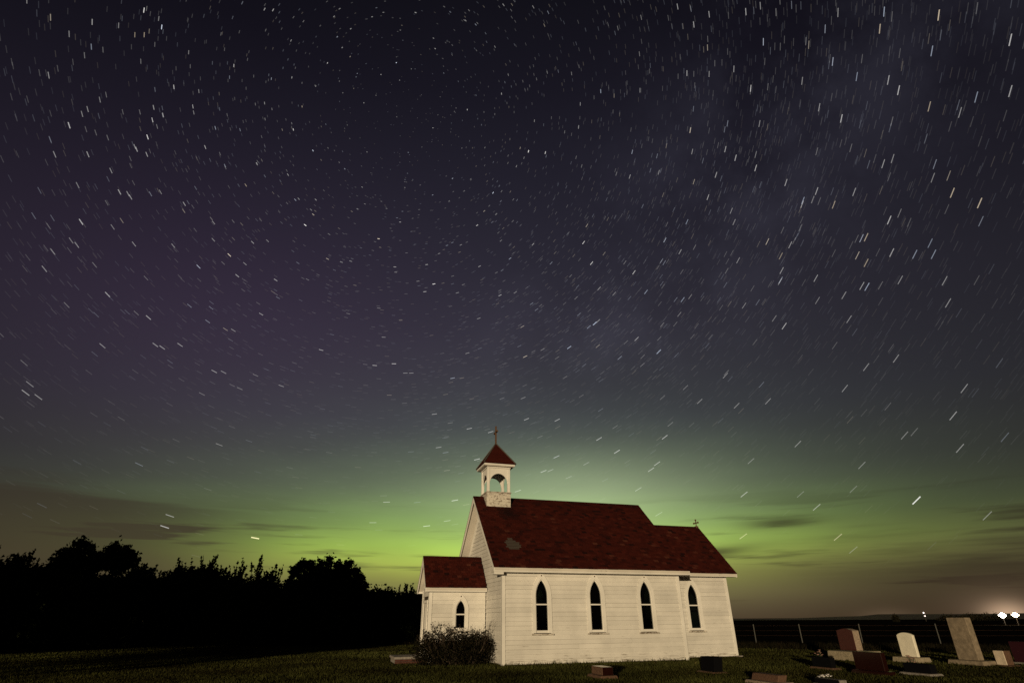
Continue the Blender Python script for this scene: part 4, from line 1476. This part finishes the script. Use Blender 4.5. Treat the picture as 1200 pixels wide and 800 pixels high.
B_ = np.concatenate([np.array(bri), bf[keep]])
C_ = np.concatenate([np.array(cls), cf[keep]])
RS = 3000.0
TRAIL = rad(1.02)
pole = np.array(POLE)
tang = np.cross(pole, D_)                               # direction of the daily turning
sn = np.linalg.norm(tang, axis=1)
tn = tang / np.maximum(sn, 1e-6)[:, None]
pn = np.cross(D_, tn)
isb = np.arange(len(D_)) < nb
half_w = np.where(isb, 0.00040 + 0.00018 * B_, 0.00046)
half_l = np.maximum(sn * TRAIL * 0.5, half_w * 1.1)
B_ = np.where(isb, B_ * 0.52, B_ * np.clip(0.0042 / half_l, 0.33, 2.1))     # a longer streak is spread thinner
Cc = D_ * RS
hw_, hl_ = half_w * RS, half_l * RS
corner = []
for a, b_, c in ((-1, 0, -1), (-1, 1, 0), (-1, 0, 1), (-1, -1, 0), (1, 0, -1), (1, 1, 0), (1, 0, 1), (1, -1, 0)):
    corner.append(Cc + tn * (a * hl_)[:, None] + pn * (b_ * hw_)[:, None] + D_ * (c * hw_)[:, None])
v = np.stack(corner, 1).reshape(-1, 3) + np.array(CAM)
q = np.array([(3, 2, 1, 0), (4, 5, 6, 7), (0, 1, 5, 4), (1, 2, 6, 5), (2, 3, 7, 6), (3, 0, 4, 7)])
f = (np.arange(len(D_))[:, None, None] * 8 + q[None]).reshape(-1, 4)
m = bpy.data.materials.new('starlight')
m.use_nodes = True
nt = m.node_tree
nt.nodes.clear()
a = nt.nodes.new('ShaderNodeAttribute'); a.attribute_name = 'star'
e = nt.nodes.new('ShaderNodeEmission'); e.inputs['Strength'].default_value = 0.42
tr = nt.nodes.new('ShaderNodeBsdfTransparent')
ad = nt.nodes.new('ShaderNodeAddShader')
o = nt.nodes.new('ShaderNodeOutputMaterial')
nt.links.new(a.outputs['Color'], e.inputs['Color'])
nt.links.new(e.outputs[0], ad.inputs[0]); nt.links.new(tr.outputs[0], ad.inputs[1]); nt.links.new(ad.outputs[0], o.inputs[0])
try:
    m.cycles.emission_sampling = 'NONE'
except Exception:
    pass
me = np_mesh('stars', v, f, m)
at = me.attributes.new('star', 'FLOAT_COLOR', 'FACE')
val = np.concatenate([C_ * B_[:, None], np.ones((len(B_), 1))], 1)
at.data.foreach_set('color', np.repeat(val, 6, axis=0).astype(np.float32).ravel())
tag(link('stars', me), 'stars drawn out into short streaks round the pole of the night sky', 'stars', kind='stuff')
